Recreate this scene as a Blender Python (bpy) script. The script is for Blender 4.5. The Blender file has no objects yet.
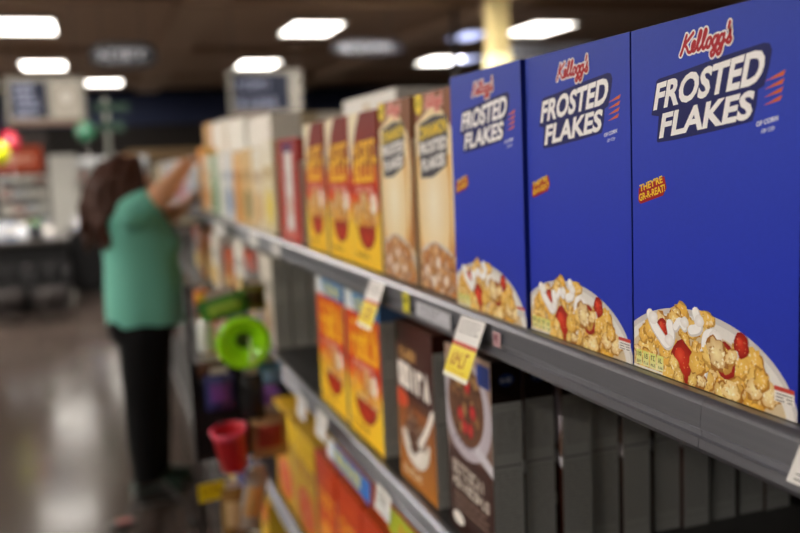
import bpy, bmesh, math, random
from mathutils import Vector, Matrix, geometry
import numpy as np

SC = bpy.context.scene
COL = SC.collection
PI = math.pi

# ------------------------------------------------------------------ colours
def lin(c):
    if isinstance(c, str):
        c = c.lstrip('#')
        c = tuple(int(c[i:i + 2], 16) / 255 for i in (0, 2, 4))
    return tuple(x / 12.92 if x <= .04045 else ((x + .055) / 1.055) ** 2.4 for x in c[:3])

def mix(a, b, t):
    return tuple(a[i] * (1 - t) + b[i] * t for i in range(3))

# ------------------------------------------------------------------ materials
MATS = {}
def mat(name, color, rough=.5, metal=0., var=.12, scale=20., bump=0., emit=None, spec=.5, stretch=None, coat=0.):
    if name in MATS:
        return MATS[name]
    m = bpy.data.materials.new(name); m.use_nodes = True
    nt = m.node_tree; n = nt.nodes; l = nt.links
    b = n['Principled BSDF']
    tc = n.new('ShaderNodeTexCoord'); no = n.new('ShaderNodeTexNoise')
    no.inputs['Scale'].default_value = scale; no.inputs['Detail'].default_value = 4
    if stretch:
        mp = n.new('ShaderNodeMapping'); mp.inputs['Scale'].default_value = stretch
        l.new(tc.outputs['Object'], mp.inputs['Vector']); l.new(mp.outputs['Vector'], no.inputs['Vector'])
    else:
        l.new(tc.outputs['Object'], no.inputs['Vector'])
    c = lin(color)
    mx = n.new('ShaderNodeMix'); mx.data_type = 'RGBA'
    mx.inputs[6].default_value = (*[x * (1 - var) for x in c], 1)
    mx.inputs[7].default_value = (*[min(1, x * (1 + var)) for x in c], 1)
    l.new(no.outputs['Fac'], mx.inputs[0]); l.new(mx.outputs[2], b.inputs['Base Color'])
    b.inputs['Roughness'].default_value = rough; b.inputs['Metallic'].default_value = metal
    b.inputs['Specular IOR Level'].default_value = spec
    b.inputs['Coat Weight'].default_value = coat
    if bump:
        bp = n.new('ShaderNodeBump'); bp.inputs['Strength'].default_value = bump; bp.inputs['Distance'].default_value = .01
        l.new(no.outputs['Fac'], bp.inputs['Height']); l.new(bp.outputs['Normal'], b.inputs['Normal'])
    if emit:
        b.inputs['Emission Color'].default_value = (*lin(emit[0]), 1); b.inputs['Emission Strength'].default_value = emit[1]
    MATS[name] = m
    return m

def print_mat(name='printed_card', rough=.5, spec=.16):
    if name in MATS:
        return MATS[name]
    m = bpy.data.materials.new(name); m.use_nodes = True
    nt = m.node_tree; n = nt.nodes; l = nt.links
    b = n['Principled BSDF']
    at = n.new('ShaderNodeVertexColor'); at.layer_name = 'Col'
    tc = n.new('ShaderNodeTexCoord'); no = n.new('ShaderNodeTexNoise'); no.inputs['Scale'].default_value = 260
    l.new(tc.outputs['Object'], no.inputs['Vector'])
    mr = n.new('ShaderNodeMapRange'); mr.inputs[3].default_value = .95; mr.inputs[4].default_value = 1.05
    l.new(no.outputs['Fac'], mr.inputs[0])
    mm = n.new('ShaderNodeVectorMath'); mm.operation = 'SCALE'
    l.new(at.outputs['Color'], mm.inputs[0]); l.new(mr.outputs[0], mm.inputs['Scale'])
    l.new(mm.outputs[0], b.inputs['Base Color'])
    b.inputs['Roughness'].default_value = rough; b.inputs['Specular IOR Level'].default_value = spec
    MATS[name] = m
    return m
PRINT = print_mat()

# ------------------------------------------------------------------ object helpers
def tag(o, label=None, cat=None, group=None, kind=None):
    if label: o['label'] = label
    if cat: o['category'] = cat
    if group: o['group'] = group
    if kind: o['kind'] = kind
    return o

def empty(name, loc=(0, 0, 0), label=None, cat=None, group=None, rz=0., rot=None):
    o = bpy.data.objects.new(name, None); COL.objects.link(o)
    o.empty_display_size = .05
    o.location = loc; o.rotation_euler = rot or (0, 0, rz)
    return tag(o, label, cat, group)

class MB:
    def __init__(s):
        s.v = []; s.f = []; s.c = []; s.sm = []
    def add(s, v, f, col=None, smooth=False):
        k = len(s.v); s.v += [tuple(p) for p in v]
        for q in f:
            s.f.append([i + k for i in q]); s.c.append(col); s.sm.append(smooth)
        return s
    def box(s, a, b, M=None, bev=0, col=None):
        bm = bmesh.new(); bmesh.ops.create_cube(bm, size=1)
        for v in bm.verts:
            v.co = Vector([(a[i] + b[i]) / 2 + v.co[i] * (b[i] - a[i]) for i in range(3)])
        if bev:
            bmesh.ops.bevel(bm, geom=bm.edges[:], offset=bev, segments=2, affect='EDGES', profile=.5)
        if M: bm.transform(M)
        bm.verts.index_update()
        s.add([v.co for v in bm.verts], [[v.index for v in f.verts] for f in bm.faces], col); bm.free(); return s
    def tube(s, pts, r, n=10, caps=True, sy=1., col=None, smooth=True):
        pts = [Vector(p) for p in pts]; m = len(pts)
        rr = r if isinstance(r, (list, tuple)) else [r] * m
        ref = None; rings = []
        for i, p in enumerate(pts):
            d = (pts[min(i + 1, m - 1)] - pts[max(i - 1, 0)])
            d = d.normalized() if d.length > 1e-9 else Vector((0, 0, 1))
            if ref is None:
                ref = Vector((0, 0, 1)) if abs(d.z) < .9 else Vector((1, 0, 0))
            a = d.cross(ref)
            if a.length < 1e-6: a = d.orthogonal()
            a.normalize(); b = d.cross(a).normalized(); ref = b.cross(d) if False else -b if False else ref
            rings.append([p + (a * math.cos(t) + b * math.sin(t) * sy) * rr[i] for t in [2 * PI * k / n for k in range(n)]])
        v = [q for ring in rings for q in ring]; f = []
        for i in range(m - 1):
            for k in range(n):
                f.append([i * n + k, i * n + (k + 1) % n, (i + 1) * n + (k + 1) % n, (i + 1) * n + k])
        s.add(v, f, col, smooth)
        if caps:
            k0 = len(s.v) - m * n
            s.f.append([k0 + i for i in range(n)][::-1]); s.c.append(col); s.sm.append(False)
            s.f.append([k0 + (m - 1) * n + i for i in range(n)]); s.c.append(col); s.sm.append(False)
        return s
    def lathe(s, prof, n=24, M=None, col=None, smooth=True):
        M = M or Matrix()
        v = []; f = []; m = len(prof)
        for r, z in prof:
            for k in range(n):
                t = 2 * PI * k / n; v.append(M @ Vector((r * math.cos(t), r * math.sin(t), z)))
        for i in range(m - 1):
            for k in range(n):
                f.append([i * n + k, i * n + (k + 1) % n, (i + 1) * n + (k + 1) % n, (i + 1) * n + k])
        return s.add(v, f, col, smooth)
    def ball(s, c, r, M=None, n=12, col=None):
        r = r if isinstance(r, (tuple, list)) else (r, r, r)
        bm = bmesh.new(); bmesh.ops.create_uvsphere(bm, u_segments=n, v_segments=max(6, n // 2 + 2), radius=1)
        for v in bm.verts: v.co = Vector([c[i] + v.co[i] * r[i] for i in range(3)])
        if M: bm.transform(M)
        bm.verts.index_update()
        s.add([v.co for v in bm.verts], [[v.index for v in f.verts] for f in bm.faces], col, True); bm.free(); return s
    def cap(s, a, b, r0, r1, n=14, sc=(1, 1, 1)):
        """closed tapered capsule, for voxel union"""
        a = Vector(a); b = Vector(b); d = (b - a)
        L = d.length; q = d.to_track_quat('Z', 'Y').to_matrix().to_4x4(); q.translation = a
        prof = [(1e-4, -r0)] + [(r0 * math.cos(t), r0 * math.sin(t)) for t in [-1.2, -.8, -.4, 0]]
        prof += [(r1 * math.cos(t), L + r1 * math.sin(t)) for t in [0, .4, .8, 1.2]] + [(1e-4, L + r1)]
        k = len(s.v); s.lathe(prof, n, q)
        return s
    def extrude(s, prof, y0, y1, col=None, smooth=False):
        """prof: closed list of (x,z)"""
        n = len(prof)
        v = [(x, y0, z) for x, z in prof] + [(x, y1, z) for x, z in prof]
        f = [[i, (i + 1) % n, n + (i + 1) % n, n + i] for i in range(n)]
        s.add(v, f, col, smooth)
        k = len(s.v) - 2 * n
        s.f.append([k + i for i in range(n)][::-1]); s.c.append(col); s.sm.append(False)
        s.f.append([k + n + i for i in range(n)]); s.c.append(col); s.sm.append(False)
        return s
    def build(s, name, m, parent=None, loc=None, rot=None):
        me = bpy.data.meshes.new(name); me.from_pydata(s.v, [], s.f)
        if any(c is not None for c in s.c):
            ca = me.color_attributes.new('Col', 'FLOAT_COLOR', 'CORNER'); arr = []
            for q, c in zip(s.f, s.c):
                if c is None: c = (.5, .5, .5)
                if isinstance(c[0], (tuple, list)):
                    for cc in c: arr += [*cc, 1.]
                else:
                    arr += [*c, 1.] * len(q)
            ca.data.foreach_set('color', arr)
        me.polygons.foreach_set('use_smooth', s.sm)
        me.materials.append(m); me.update()
        bm = bmesh.new(); bm.from_mesh(me)
        if not any(c is not None for c in s.c):
            bmesh.ops.recalc_face_normals(bm, faces=bm.faces[:]); bm.to_mesh(me)
        bm.free()
        o = bpy.data.objects.new(name, me); COL.objects.link(o)
        if parent is not None: o.parent = parent
        if loc: o.location = loc
        if rot: o.rotation_euler = rot
        return o

def fused(mb, name, m, parent, voxel=.01, smooth=3):
    """voxel-union of overlapping closed pieces into one continuous surface"""
    o = mb.build(name, m, None)
    r = o.modifiers.new('r', 'REMESH'); r.mode = 'VOXEL'; r.voxel_size = voxel; r.use_smooth_shade = True
    if smooth:
        sm = o.modifiers.new('s', 'SMOOTH'); sm.iterations = smooth; sm.factor = .5
    dg = bpy.context.evaluated_depsgraph_get()
    me = bpy.data.meshes.new_from_object(o.evaluated_get(dg))
    o.modifiers.clear(); o.data = me
    me.polygons.foreach_set('use_smooth', [True] * len(me.polygons))
    if not me.materials: me.materials.append(m)
    o.parent = parent
    return o

def copy_tree(o, parent=None, deep=3):
    c = o.copy(); COL.objects.link(c)
    if parent is not None: c.parent = parent
    for ch in list(o.children): copy_tree(ch, c)
    return c

# ------------------------------------------------------------------ flat printed artwork
TXT = {}
def text_tris(s, offset):
    k = (s, offset)
    if k not in TXT:
        cu = bpy.data.curves.new('t', 'FONT'); cu.body = s; cu.offset = offset; cu.resolution_u = 3
        ob = bpy.data.objects.new('t', cu); me = bpy.data.meshes.new_from_object(ob)
        vs = [(v.co.x, v.co.y) for v in me.vertices]; ts = []
        me.calc_loop_triangles(); par = list(range(len(vs)))
        def root(i):
            while par[i] != i: i = par[i]
            return i
        for t in me.loop_triangles:
            for q in t.vertices[1:]: par[root(q)] = root(t.vertices[0])
        grp = {}
        for t in me.loop_triangles: grp.setdefault(root(t.vertices[0]), []).append([vs[i] for i in t.vertices])
        ts = list(grp.values())
        TXT[k] = (ts, min(v[0] for v in vs), max(v[0] for v in vs))
        bpy.data.objects.remove(ob); bpy.data.meshes.remove(me); bpy.data.curves.remove(cu)
    return TXT[k]

def clip(poly, w, h):
    def cut(ps, inside, inter):
        out = []
        for i in range(len(ps)):
            a, b = ps[i - 1], ps[i]; ia, ib = inside(a), inside(b)
            if ia != ib: out.append(inter(a, b))
            if ib: out.append(b)
        return out
    def lerp(a, b, t): return tuple(a[k] + (b[k] - a[k]) * t for k in range(5))
    for ax, lim, sg in ((0, 0, 1), (0, w, -1), (1, 0, 1), (1, h, -1)):
        if not poly: return poly
        poly = cut(poly, lambda p: (p[ax] - lim) * sg >= 0, lambda a, b: lerp(a, b, (lim - a[ax]) / (b[ax] - a[ax])))
    return poly

class Art:
    def __init__(s, w, h, base):
        s.w, s.h = w, h; s.L = []
        b = lin(base) if isinstance(base, str) else base
        s.base = b; s.grid = None
    def tri(s, pts):
        p = clip(pts, s.w, s.h)
        if len(p) > 2: s.L[-1].append(p)
    def layer(s):
        if not s.L or s.L[-1]: s.L.append([])
    def poly(s, pts, c, new=True):
        c = lin(c) if isinstance(c, str) else c
        if new: s.layer()
        for t in geometry.tessellate_polygon([[Vector((p[0], p[1], 0)) for p in pts]]):
            s.tri([(*pts[i][:2], *c) for i in t])
    def rect(s, u0, v0, u1, v1, c, c2=None):
        c = lin(c) if isinstance(c, str) else c
        c2 = c if c2 is None else (lin(c2) if isinstance(c2, str) else c2)
        s.layer(); s.tri([(u0, v0, *c), (u1, v0, *c), (u1, v1, *c2), (u0, v1, *c2)])
    def fan(s, cx, cy, pts, cc, ce):
        cc = lin(cc) if isinstance(cc, str) else cc; ce = lin(ce) if isinstance(ce, str) else ce
        s.layer(); n = len(pts)
        for i in range(n):
            a, b = pts[i], pts[(i + 1) % n]; s.tri([(cx, cy, *cc), (*a, *ce), (*b, *ce)])
    def ell(s, cx, cy, rx, ry, c, c2=None, n=40, rot=0.):
        pts = []
        for k in range(n):
            t = 2 * PI * k / n; x, y = rx * math.cos(t), ry * math.sin(t)
            pts.append((cx + x * math.cos(rot) - y * math.sin(rot), cy + x * math.sin(rot) + y * math.cos(rot)))
        s.fan(cx, cy, pts, c, c2 or c)
    def blob(s, cx, cy, r, c, ce, rng, n=11, jit=.3, asp=1., rot=0.):
        pts = []
        for k in range(n):
            t = 2 * PI * k / n; q = r * (1 + rng.uniform(-jit, jit)); x, y = q * math.cos(t), q * asp * math.sin(t)
            pts.append((cx + x * math.cos(rot) - y * math.sin(rot), cy + x * math.sin(rot) + y * math.cos(rot)))
        s.fan(cx, cy, pts, c, ce)
    def ribbon(s, pts, hw, c, new=True):
        """mitred strip; every few segments get a sheet of their own so that crossing strokes never lie in one plane"""
        c = lin(c) if isinstance(c, str) else c
        P = [Vector(p[:2]) for p in pts]; P = [p for i, p in enumerate(P) if i == 0 or (p - P[i - 1]).length > 1e-7]
        N = []
        for i in range(len(P)):
            a = (P[i] - P[i - 1]).normalized() if i else None; b = (P[i + 1] - P[i]).normalized() if i < len(P) - 1 else None
            a = a or b; b = b or a; na = Vector((-a.y, a.x)); nb = Vector((-b.y, b.x)); m = na + nb
            m = m.normalized() if m.length > 1e-6 else na
            N.append(m * hw / max(.5, m.dot(na)))
        for i in range(len(P) - 1):
            if i % 6 == 0: s.layer()
            s.tri([(*(P[i] - N[i]), *c), (*(P[i + 1] - N[i + 1]), *c), (*(P[i + 1] + N[i + 1]), *c), (*(P[i] + N[i]), *c)])
        for p in (P[0], P[-1]):
            s.layer(); s.tri([(p.x + hw * math.cos(t), p.y + hw * math.sin(t), *c) for t in [2 * PI * k / 10 for k in range(10)]])
    def text(s, t, p0, p1, height, c, off=0., shear=0., grow=1., new=True):
        """baseline p0 -> p1, cap height, shear; grow scales height toward the end"""
        c = lin(c) if isinstance(c, str) else c
        _, x0, x1 = text_tris(t, 0.); ts, _, _ = text_tris(t, off)
        d = Vector(p1) - Vector(p0); L = d.length; ex = d.normalized(); ey = Vector((-ex.y, ex.x))
        for letter in ts:
            s.layer()
            for tri in letter:
                q = []
                for x, y in tri:
                    a = (x - x0) / (x1 - x0); hh = height / .72 * (1 + (grow - 1) * a)
                    p = Vector(p0) + ex * (a * L + shear * y * hh) + ey * (y * hh); q.append((p.x, p.y, *c))
                s.tri(q)
    def glyphs(s, u, v, w, h, n, c, rng, slope=0., hw=None):
        """a word too blurred to read: strokes of letter size"""
        c = lin(c) if isinstance(c, str) else c
        st = w / n; hw = hw or st * .13
        for i in range(n):
            x = u + i * st + st * .2; y = v + slope * (i * st); ww = st * .55
            P = lambda a, b: (x + a * ww, y + b * h)
            opts = [[(0, 0), (0, 1), (1, 1)], [(0, 0), (0, 1), (1, .5), (0, .5)], [(1, .9), (.2, 1), (.1, .5), (.9, .5), (.9, 0), (0, 0)], [(0, 0), (.5, 1), (1, 0)],
                    [(0, 0), (0, 1), (1, 1), (1, 0), (0, 0)], [(0, 1), (0, 0), (1, 0)], [(.5, 0), (.5, 1)], [(1, 1), (0, 1), (0, 0), (1, 0)]]
            s.ribbon([P(*q) for q in rng.choice(opts)], hw, c, new=False)
    def bars(s, u, v, w, dv, n, c, rng, th=.0011):
        c = lin(c) if isinstance(c, str) else c
        s.layer()
        for i in range(n):
            y = v - i * dv; x = u
            while x < u + w * .95:
                q = min(rng.uniform(.006, .02), u + w - x)
                s.tri([(x, y, *c), (x + q, y, *c), (x + q, y + th, *c), (x, y + th, *c)]); x += q + .0022
    def mesh(s, mb, place, eps=.0003, step=6e-6, vgrad=None, ngrid=1):
        """place(u,v,depth) -> 3d"""
        b = s.base
        if vgrad is None: vgrad = [(0, b), (1, b)]
        vgrad = [(t, lin(c) if isinstance(c, str) else c) for t, c in vgrad]
        for (t0, c0), (t1, c1) in zip(vgrad, vgrad[1:]):
            P = [(0, t0 * s.h), (s.w, t0 * s.h), (s.w, t1 * s.h), (0, t1 * s.h)]
            mb.add([place(u, v, eps) for u, v in P], [[0, 1, 2, 3]], [c0, c0, c1, c1])
        Ls = [q for q in s.L if q]; lev = np.zeros(len(Ls), int)
        if Ls:
            B = np.array([[min(p[0] for t in L for p in t), min(p[1] for t in L for p in t), max(p[0] for t in L for p in t), max(p[1] for t in L for p in t)] for L in Ls])
            for k in range(1, len(Ls)):
                hit = (B[:k, 0] < B[k, 2]) & (B[:k, 2] > B[k, 0]) & (B[:k, 1] < B[k, 3]) & (B[:k, 3] > B[k, 1])
                if hit.any(): lev[k] = lev[:k][hit].max() + 1
        for k, L in enumerate(Ls):
            e = eps + 2e-5 + step * (lev[k] + 1)
            for p in L:
                mb.add([place(q[0], q[1], e) for q in p], [list(range(len(p)))], [tuple(q[2:5]) for q in p])

def catmull(pts, n=6):
    out = []
    P = [pts[0]] + list(pts) + [pts[-1]]
    for i in range(1, len(P) - 2):
        for k in range(n):
            t = k / n
            out.append(tuple(.5 * ((2 * P[i][j]) + (-P[i - 1][j] + P[i + 1][j]) * t + (2 * P[i - 1][j] - 5 * P[i][j] + 4 * P[i + 1][j] - P[i + 2][j]) * t * t
                       + (-P[i - 1][j] + 3 * P[i][j] - 3 * P[i + 1][j] + P[i + 2][j]) * t ** 3) for j in range(2)))
    out.append(tuple(pts[-1])); return out

SCRIPT = []
def _script():
    S = [[(.42, 1.02), (.3, .7), (.12, .2), (0, -.03)], [(.98, 1.05), (.7, .82), (.27, .48)], [(.3, .5), (.5, .32), (.66, .06), (.86, .02), (.98, .14)]]
    S.append([(.96, .16), (1.14, .3), (1.22, .48), (1.1, .56), (.97, .38), (1.0, .1), (1.16, .03), (1.34, .2)])
    for dx in (0, .42):
        S.append([(1.34 + dx, .2), (1.58 + dx, .62), (1.68 + dx, .98), (1.56 + dx, 1.02), (1.44 + dx, .5), (1.46 + dx, .1), (1.58 + dx, .04), (1.76 + dx, .22)])
    def loop(cx): return [(cx + .17 * math.cos(t) + .05 * math.sin(t), .29 + .26 * math.sin(t)) for t in [2 * PI * k / 14 for k in range(15)]]
    S.append(loop(2.36))
    for cx in (2.86, 3.36):
        S.append(loop(cx)); S.append([(cx + .23, .56), (cx + .14, .1), (cx + .03, -.34), (cx - .16, -.48), (cx - .24, -.3), (cx - .02, -.08), (cx + .3, .2)])
    S.append([(3.92, 1.1), (3.84, .82)])
    S.append([(3.78, .12), (3.98, .4), (4.04, .62), (4.02, .4), (4.12, .18), (4.0, .02), (3.84, .06)])
    return [catmull(q) if len(q) > 2 else q for q in S]
SCRIPT = _script()

def script_logo(a, u, v, w, col, edge, rise=.0):
    k = w / 4.2
    pts = [[(u + (x + .12 * y) * k, v + (y * .95) * k + rise * x * k) for x, y in st] for st in SCRIPT]
    for hw, c in ((.19, edge), (.095, col)):
        for st in pts: a.ribbon(st, hw * k, c)

# ------------------------------------------------------------------ cereal cartons
CARD = {}
def carton(name, W, H, D, art, vgrad, side_art, side_grad, body_col, loc=(0, 0, 0), label=None, cat='cereal box', group=None, side_step=6e-6, top_art=None):
    """origin: middle of the base; front faces -X, near end panel faces -Y"""
    r = empty(name, loc, label, cat, group)
    bm_ = mat('card_' + body_col.strip('#'), body_col, .5, var=.05, scale=60)
    MB().box((-D / 2, -W / 2, 0), (D / 2, W / 2, H), bev=.0012).build('carton', bm_, r)
    f = MB(); art.mesh(f, lambda u, v, e: (-D / 2 - e, W / 2 - u, v), vgrad=vgrad); f.build('front_panel', PRINT, r)
    if side_art is not None:
        f = MB(); side_art.mesh(f, lambda u, v, e: (-D / 2 + u, -W / 2 - e, v), vgrad=side_grad, step=side_step); f.build('side_panel', PRINT, r)
    t = MB(); t.box((-D / 2 + .002, -W / 2 + .003, H), (D * .28, W / 2 - .003, H + .0007))
    t.box((-.012, -W * .17, H + .0007), (D * .28 - .002, W * .17, H + .0014)); t.build('top_flap', bm_, r)
    return r

def flakes(a, rng, n, area, r, cs, ce, jit=.3):
    for _ in range(n):
        while True:
            u, v = rng.uniform(0, a.w), rng.uniform(0, a.h)
            if area(u, v): break
        q = r * rng.uniform(.65, 1.3)
        c1, c2 = lin(rng.choice(cs)), lin(rng.choice(ce))
        rot = rng.uniform(0, PI); asp = rng.uniform(.55, 1)
        a.blob(u, v, q * 1.06, mix(c1, c2, .7), mix(c2, (.12, .04, .01), .4), rng, n=19, jit=jit * .7, asp=asp, rot=rot)
        a.blob(u - q * .05, v + q * .05, q * .92, c1, mix(c1, c2, .55), rng, n=21, jit=jit * .75, asp=asp, rot=rot)
        if a.w > .16 or r < .011:
            for _ in range(15):
                t, d = rng.uniform(0, 2 * PI), q * .74 * math.sqrt(rng.random()); x, y = d * math.cos(t), d * asp * math.sin(t)
                x, y = x * math.cos(rot) - y * math.sin(rot), x * math.sin(rot) + y * math.cos(rot)
                hi = rng.random() < .55
                cc = mix(c1, (1, .96, .82), rng.uniform(.4, .95)) if hi else mix(c2, (.25, .08, .02), rng.uniform(0, .5))
                a.blob(u + x, v + y, q * rng.uniform(.08, .2), cc, mix(c1, cc, .35), rng, n=6, jit=.5, asp=rng.uniform(.3, .8), rot=rng.uniform(0, PI))

def bowl_art(a, rng, tone='gold'):
    w = a.w / .2
    E = (.086 * w, -.006, .1165 * w, .0695)
    a.ell(E[0], E[1], E[2], E[3], '#e9e6e2', '#cfcac8', n=64)
    a.ell(E[0], E[1] - .001, E[2] * .965, E[3] * .94, '#f4f1ec', '#e6e2dd', n=64)
    a.ell(E[0], E[1] - .003, E[2] * .90, E[3] * .84, '#b98a45', '#d9c6a4', n=64)
    ins = lambda k: (lambda u, v: ((u - E[0]) / (E[2] * k)) ** 2 + ((v - E[1]) / (E[3] * k)) ** 2 < 1)
    mound = lambda u, v: ins(.86)(u, v) or ((u - .078 * w) / (.034 * w)) ** 2 + ((v - .045) / .019) ** 2 < 1
    if tone == 'gold':
        cs, ce = ['#fae08c', '#f4cc66', '#fcecb4', '#f0bf50', '#f8da80'], ['#cc8a28', '#dc9e3c', '#b87420', '#e6b050']
    else:
        cs, ce = ['#e0a868', '#d79452', '#efc594', '#c98446'], ['#8a4a1c', '#a05c26', '#7a3e16']
    flakes(a, rng, 85, mound, .0092, cs, ce)
    red = [(.0438, .041, .0085), (.0711, .0175, .0155), (.1245, .029, .0125), (.1424, .0445, .0085)]
    for u, v, q in red:
        u *= w
        a.blob(u, v, q, '#d63a1e', '#8e140c', rng, n=14, jit=.08, asp=1.2, rot=.2)
        a.blob(u - q * .2, v + q * .3, q * .45, '#e8573a', '#cc3019', rng, n=9, jit=.15)
        for _ in range(9):
            a.blob(u + rng.uniform(-.6, .6) * q, v + rng.uniform(-.7, .7) * q, .0007, '#f0b070', '#c8502c', rng, n=5)
    for path, hw in (([(.0255, .051), (.031, .043), (.039, .036), (.05, .029), (.056, .036), (.054, .046)], .0055), ([(.0885, .062), (.0925, .05), (.083, .046)], .005),
                     ([(.112, .047), (.103, .044), (.101, .033), (.099, .02), (.096, .008)], .0058), ([(.062, .045), (.068, .051), (.074, .047)], .004)):
        P = catmull([(x * w, y) for x, y in path])
        a.ribbon(P, hw, '#d9d4d2'); a.ribbon([(x - .0006, y + .0008) for x, y in P], hw * .78, '#fbf9f7')
    for u, v, q in ((.03, .049, .007), (.053, .033, .0065), (.113, .046, .0075), (.101, .03, .007), (.093, .056, .006), (.074, .052, .0055), (.135, .036, .005)): a.blob(u * w, v, q, '#fdfbf9', '#ebe6e2', rng, n=16, jit=.12, asp=.8)
    flakes(a, rng, 16, lambda u, v: ins(.8)(u, v) and v < .022, .0085, cs, ce)
    flakes(a, rng, 6, lambda u, v: ((u - .125 * w) / (.045 * w)) ** 2 + ((v - .018) / .016) ** 2 < 1, .0105, cs, ce)

def frosted_art(W, H, seed):
    rng = random.Random(seed)
    a = Art(W, H, '#2034b4')
    # title backing
    navy = '#141a5e'
    a.poly([(.0290, .2245), (.0300, .2238), (.0392, .2225), (.0365, .2018), (.0378, .2006), (.060, .2020), (.110, .2070), (.146, .2115), (.1515, .2125), (.1555, .2230), (.1570, .2345), (.1630, .2365), (.1680, .2500), (.1705, .2605), (.168, .2655), (.162, .2665),
            (.120, .2625), (.070, .2565), (.040, .2535), (.0365, .2520)], navy)
    for off, c in ((.09, navy), (.036, '#faf8f9')):
        a.text('FROSTED', (.0330, .2288), (.1590, .2398), .0205, c, off, .36, 1.12)
        a.text('FLAKES', (.0410, .2050), (.1485, .2152), .0190, c, off, .36, 1.0)
    script_logo(a, .0690, .2695, .061, '#b3202c', '#f3eeee', .03)
    for i in range(4):
        v = .2405 - i * .0056
        a.poly([(.1635 - i * .0004, v - .001), (.1835 - i * .001, v + .0052), (.1815 - i * .001, v + .0015)], '#d9662a')
    a.text('OF CORN', (.1555, .2082), (.1765, .2118), .0033, '#dfe3f2', .04, .15)
    a.glyphs(.160, .2035, .014, .0024, 7, '#cfd6ee', rng, .15)
    a.poly([(.0085, .1505), (.0095, .1615), (.0465, .1725), (.0495, .1625), (.0445, .1560), (.012, .1478)], '#a4161c')
    a.text("THEY'RE", (.0115, .1585), (.0440, .1672), .0058, '#f3c92e', .03, .1)
    a.text("GR-R-REAT!", (.0105, .1502), (.0475, .1600), .0060, '#f3c92e', .03, .1)
    # gold of carton edge low on the far side of the print
    bowl_art(a, rng)
    # small nutrition tabs and net weight panel
    for i in range(4):
        u = .0035 + i * .0105
        a.rect(u, .003, u + .0092, .0165, '#e8e2a4' if i < 3 else '#ece6b0', '#dfe07a')
        if i == 0: a.text('110', (u + .001, .0105), (u + .0078, .0108), .0042, '#3a3a1c', .03)
        else: a.glyphs(u + .0015, .0102, .006, .0038, 2, '#4a4a2a', rng)
        a.glyphs(u + .0012, .0048, .0068, .002, 3, '#5a5a3a', rng)
    a.rect(.0002, .0004, .043, .0022, '#e8e4da')
    a.rect(.176, .011, .1955, .0225, '#ece7e0'); a.rect(.176, .0192, .1955, .0225, '#c8463a')
    a.bars(.178, .0165, .016, .0024, 3, '#8a8580', rng, .001)
    grad = [(0, '#2434ac'), (.35, '#2438bc'), (.7, '#2a40bb'), (1, '#2e44ae')]
    return a, grad

def nutrition_art(D, H, top, body='#c9c9c4', seed=1, roundel=None, topfrac=.22):
    rng = random.Random(seed); a = Art(D, H, body)
    a.rect(0, H * (1 - topfrac), D, H, top)
    if roundel:
        a.ell(D * .5, H * (1 - topfrac * .45), D * .26, D * .2, roundel, n=20)
        a.glyphs(D * .3, H * (1 - topfrac * .5), D * .4, .005, 4, '#d8dcf0', rng)
    a.rect(D * .06, H * .06, D * .94, H * (.98 - topfrac), '#7f807c'); a.rect(D * .08, H * .063, D * .92, H * (.977 - topfrac), body)
    a.bars(D * .12, H * (.95 - topfrac), D * .76, .0036, 16, '#6c6c68', rng)
    a.rect(D * .06, H * .485, D * .94, H * .492, '#4e4e4c')
    a.bars(D * .12, H * .46, D * .76, .0042, 24, '#777772', rng)
    return a

BX = .453
Z1, Z2, Z3, Z4 = 1.384, 1.045, .60, .14      # shelf deck heights

# ---- blue frosted corn flakes
DEP = .066
fa, fg = frosted_art(.198, .298, 4)
side_blue = Art(DEP, .298, '#1c2a86'); _r = random.Random(3)
side_blue.rect(.012, .02, .054, .2, '#c8cad6'); side_blue.bars(.015, .19, .036, .004, 40, '#565a78', _r)
side_blue.layer(); side_blue.text('FROSTED', (.026, .22), (.026, .275), .012, '#e8e8f0', .03); side_blue.text('FLAKES', (.047, .225), (.047, .27), .012, '#e8e8f0', .03)
G = 'blue frosted flakes boxes at the near end of the top shelf'
box = carton('cereal_box', .198, .298, DEP, fa, fg, side_blue, None, '#2438a4', (BX + DEP / 2, .576, Z1),
             'blue frosted flakes box nearest the camera, at the right end of the top shelf', group=G)
b2 = copy_tree(box); b2.location = (BX + DEP / 2, .7765, Z1); b2['label'] = 'blue frosted flakes box in the middle of the three blue boxes'
b3 = copy_tree(box); b3.location = (BX - .005 + DEP / 2, .9785, Z1); b3.rotation_euler = (0, 0, math.radians(.4)); b3['label'] = 'blue frosted flakes box standing against the tan cinnamon boxes'

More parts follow.
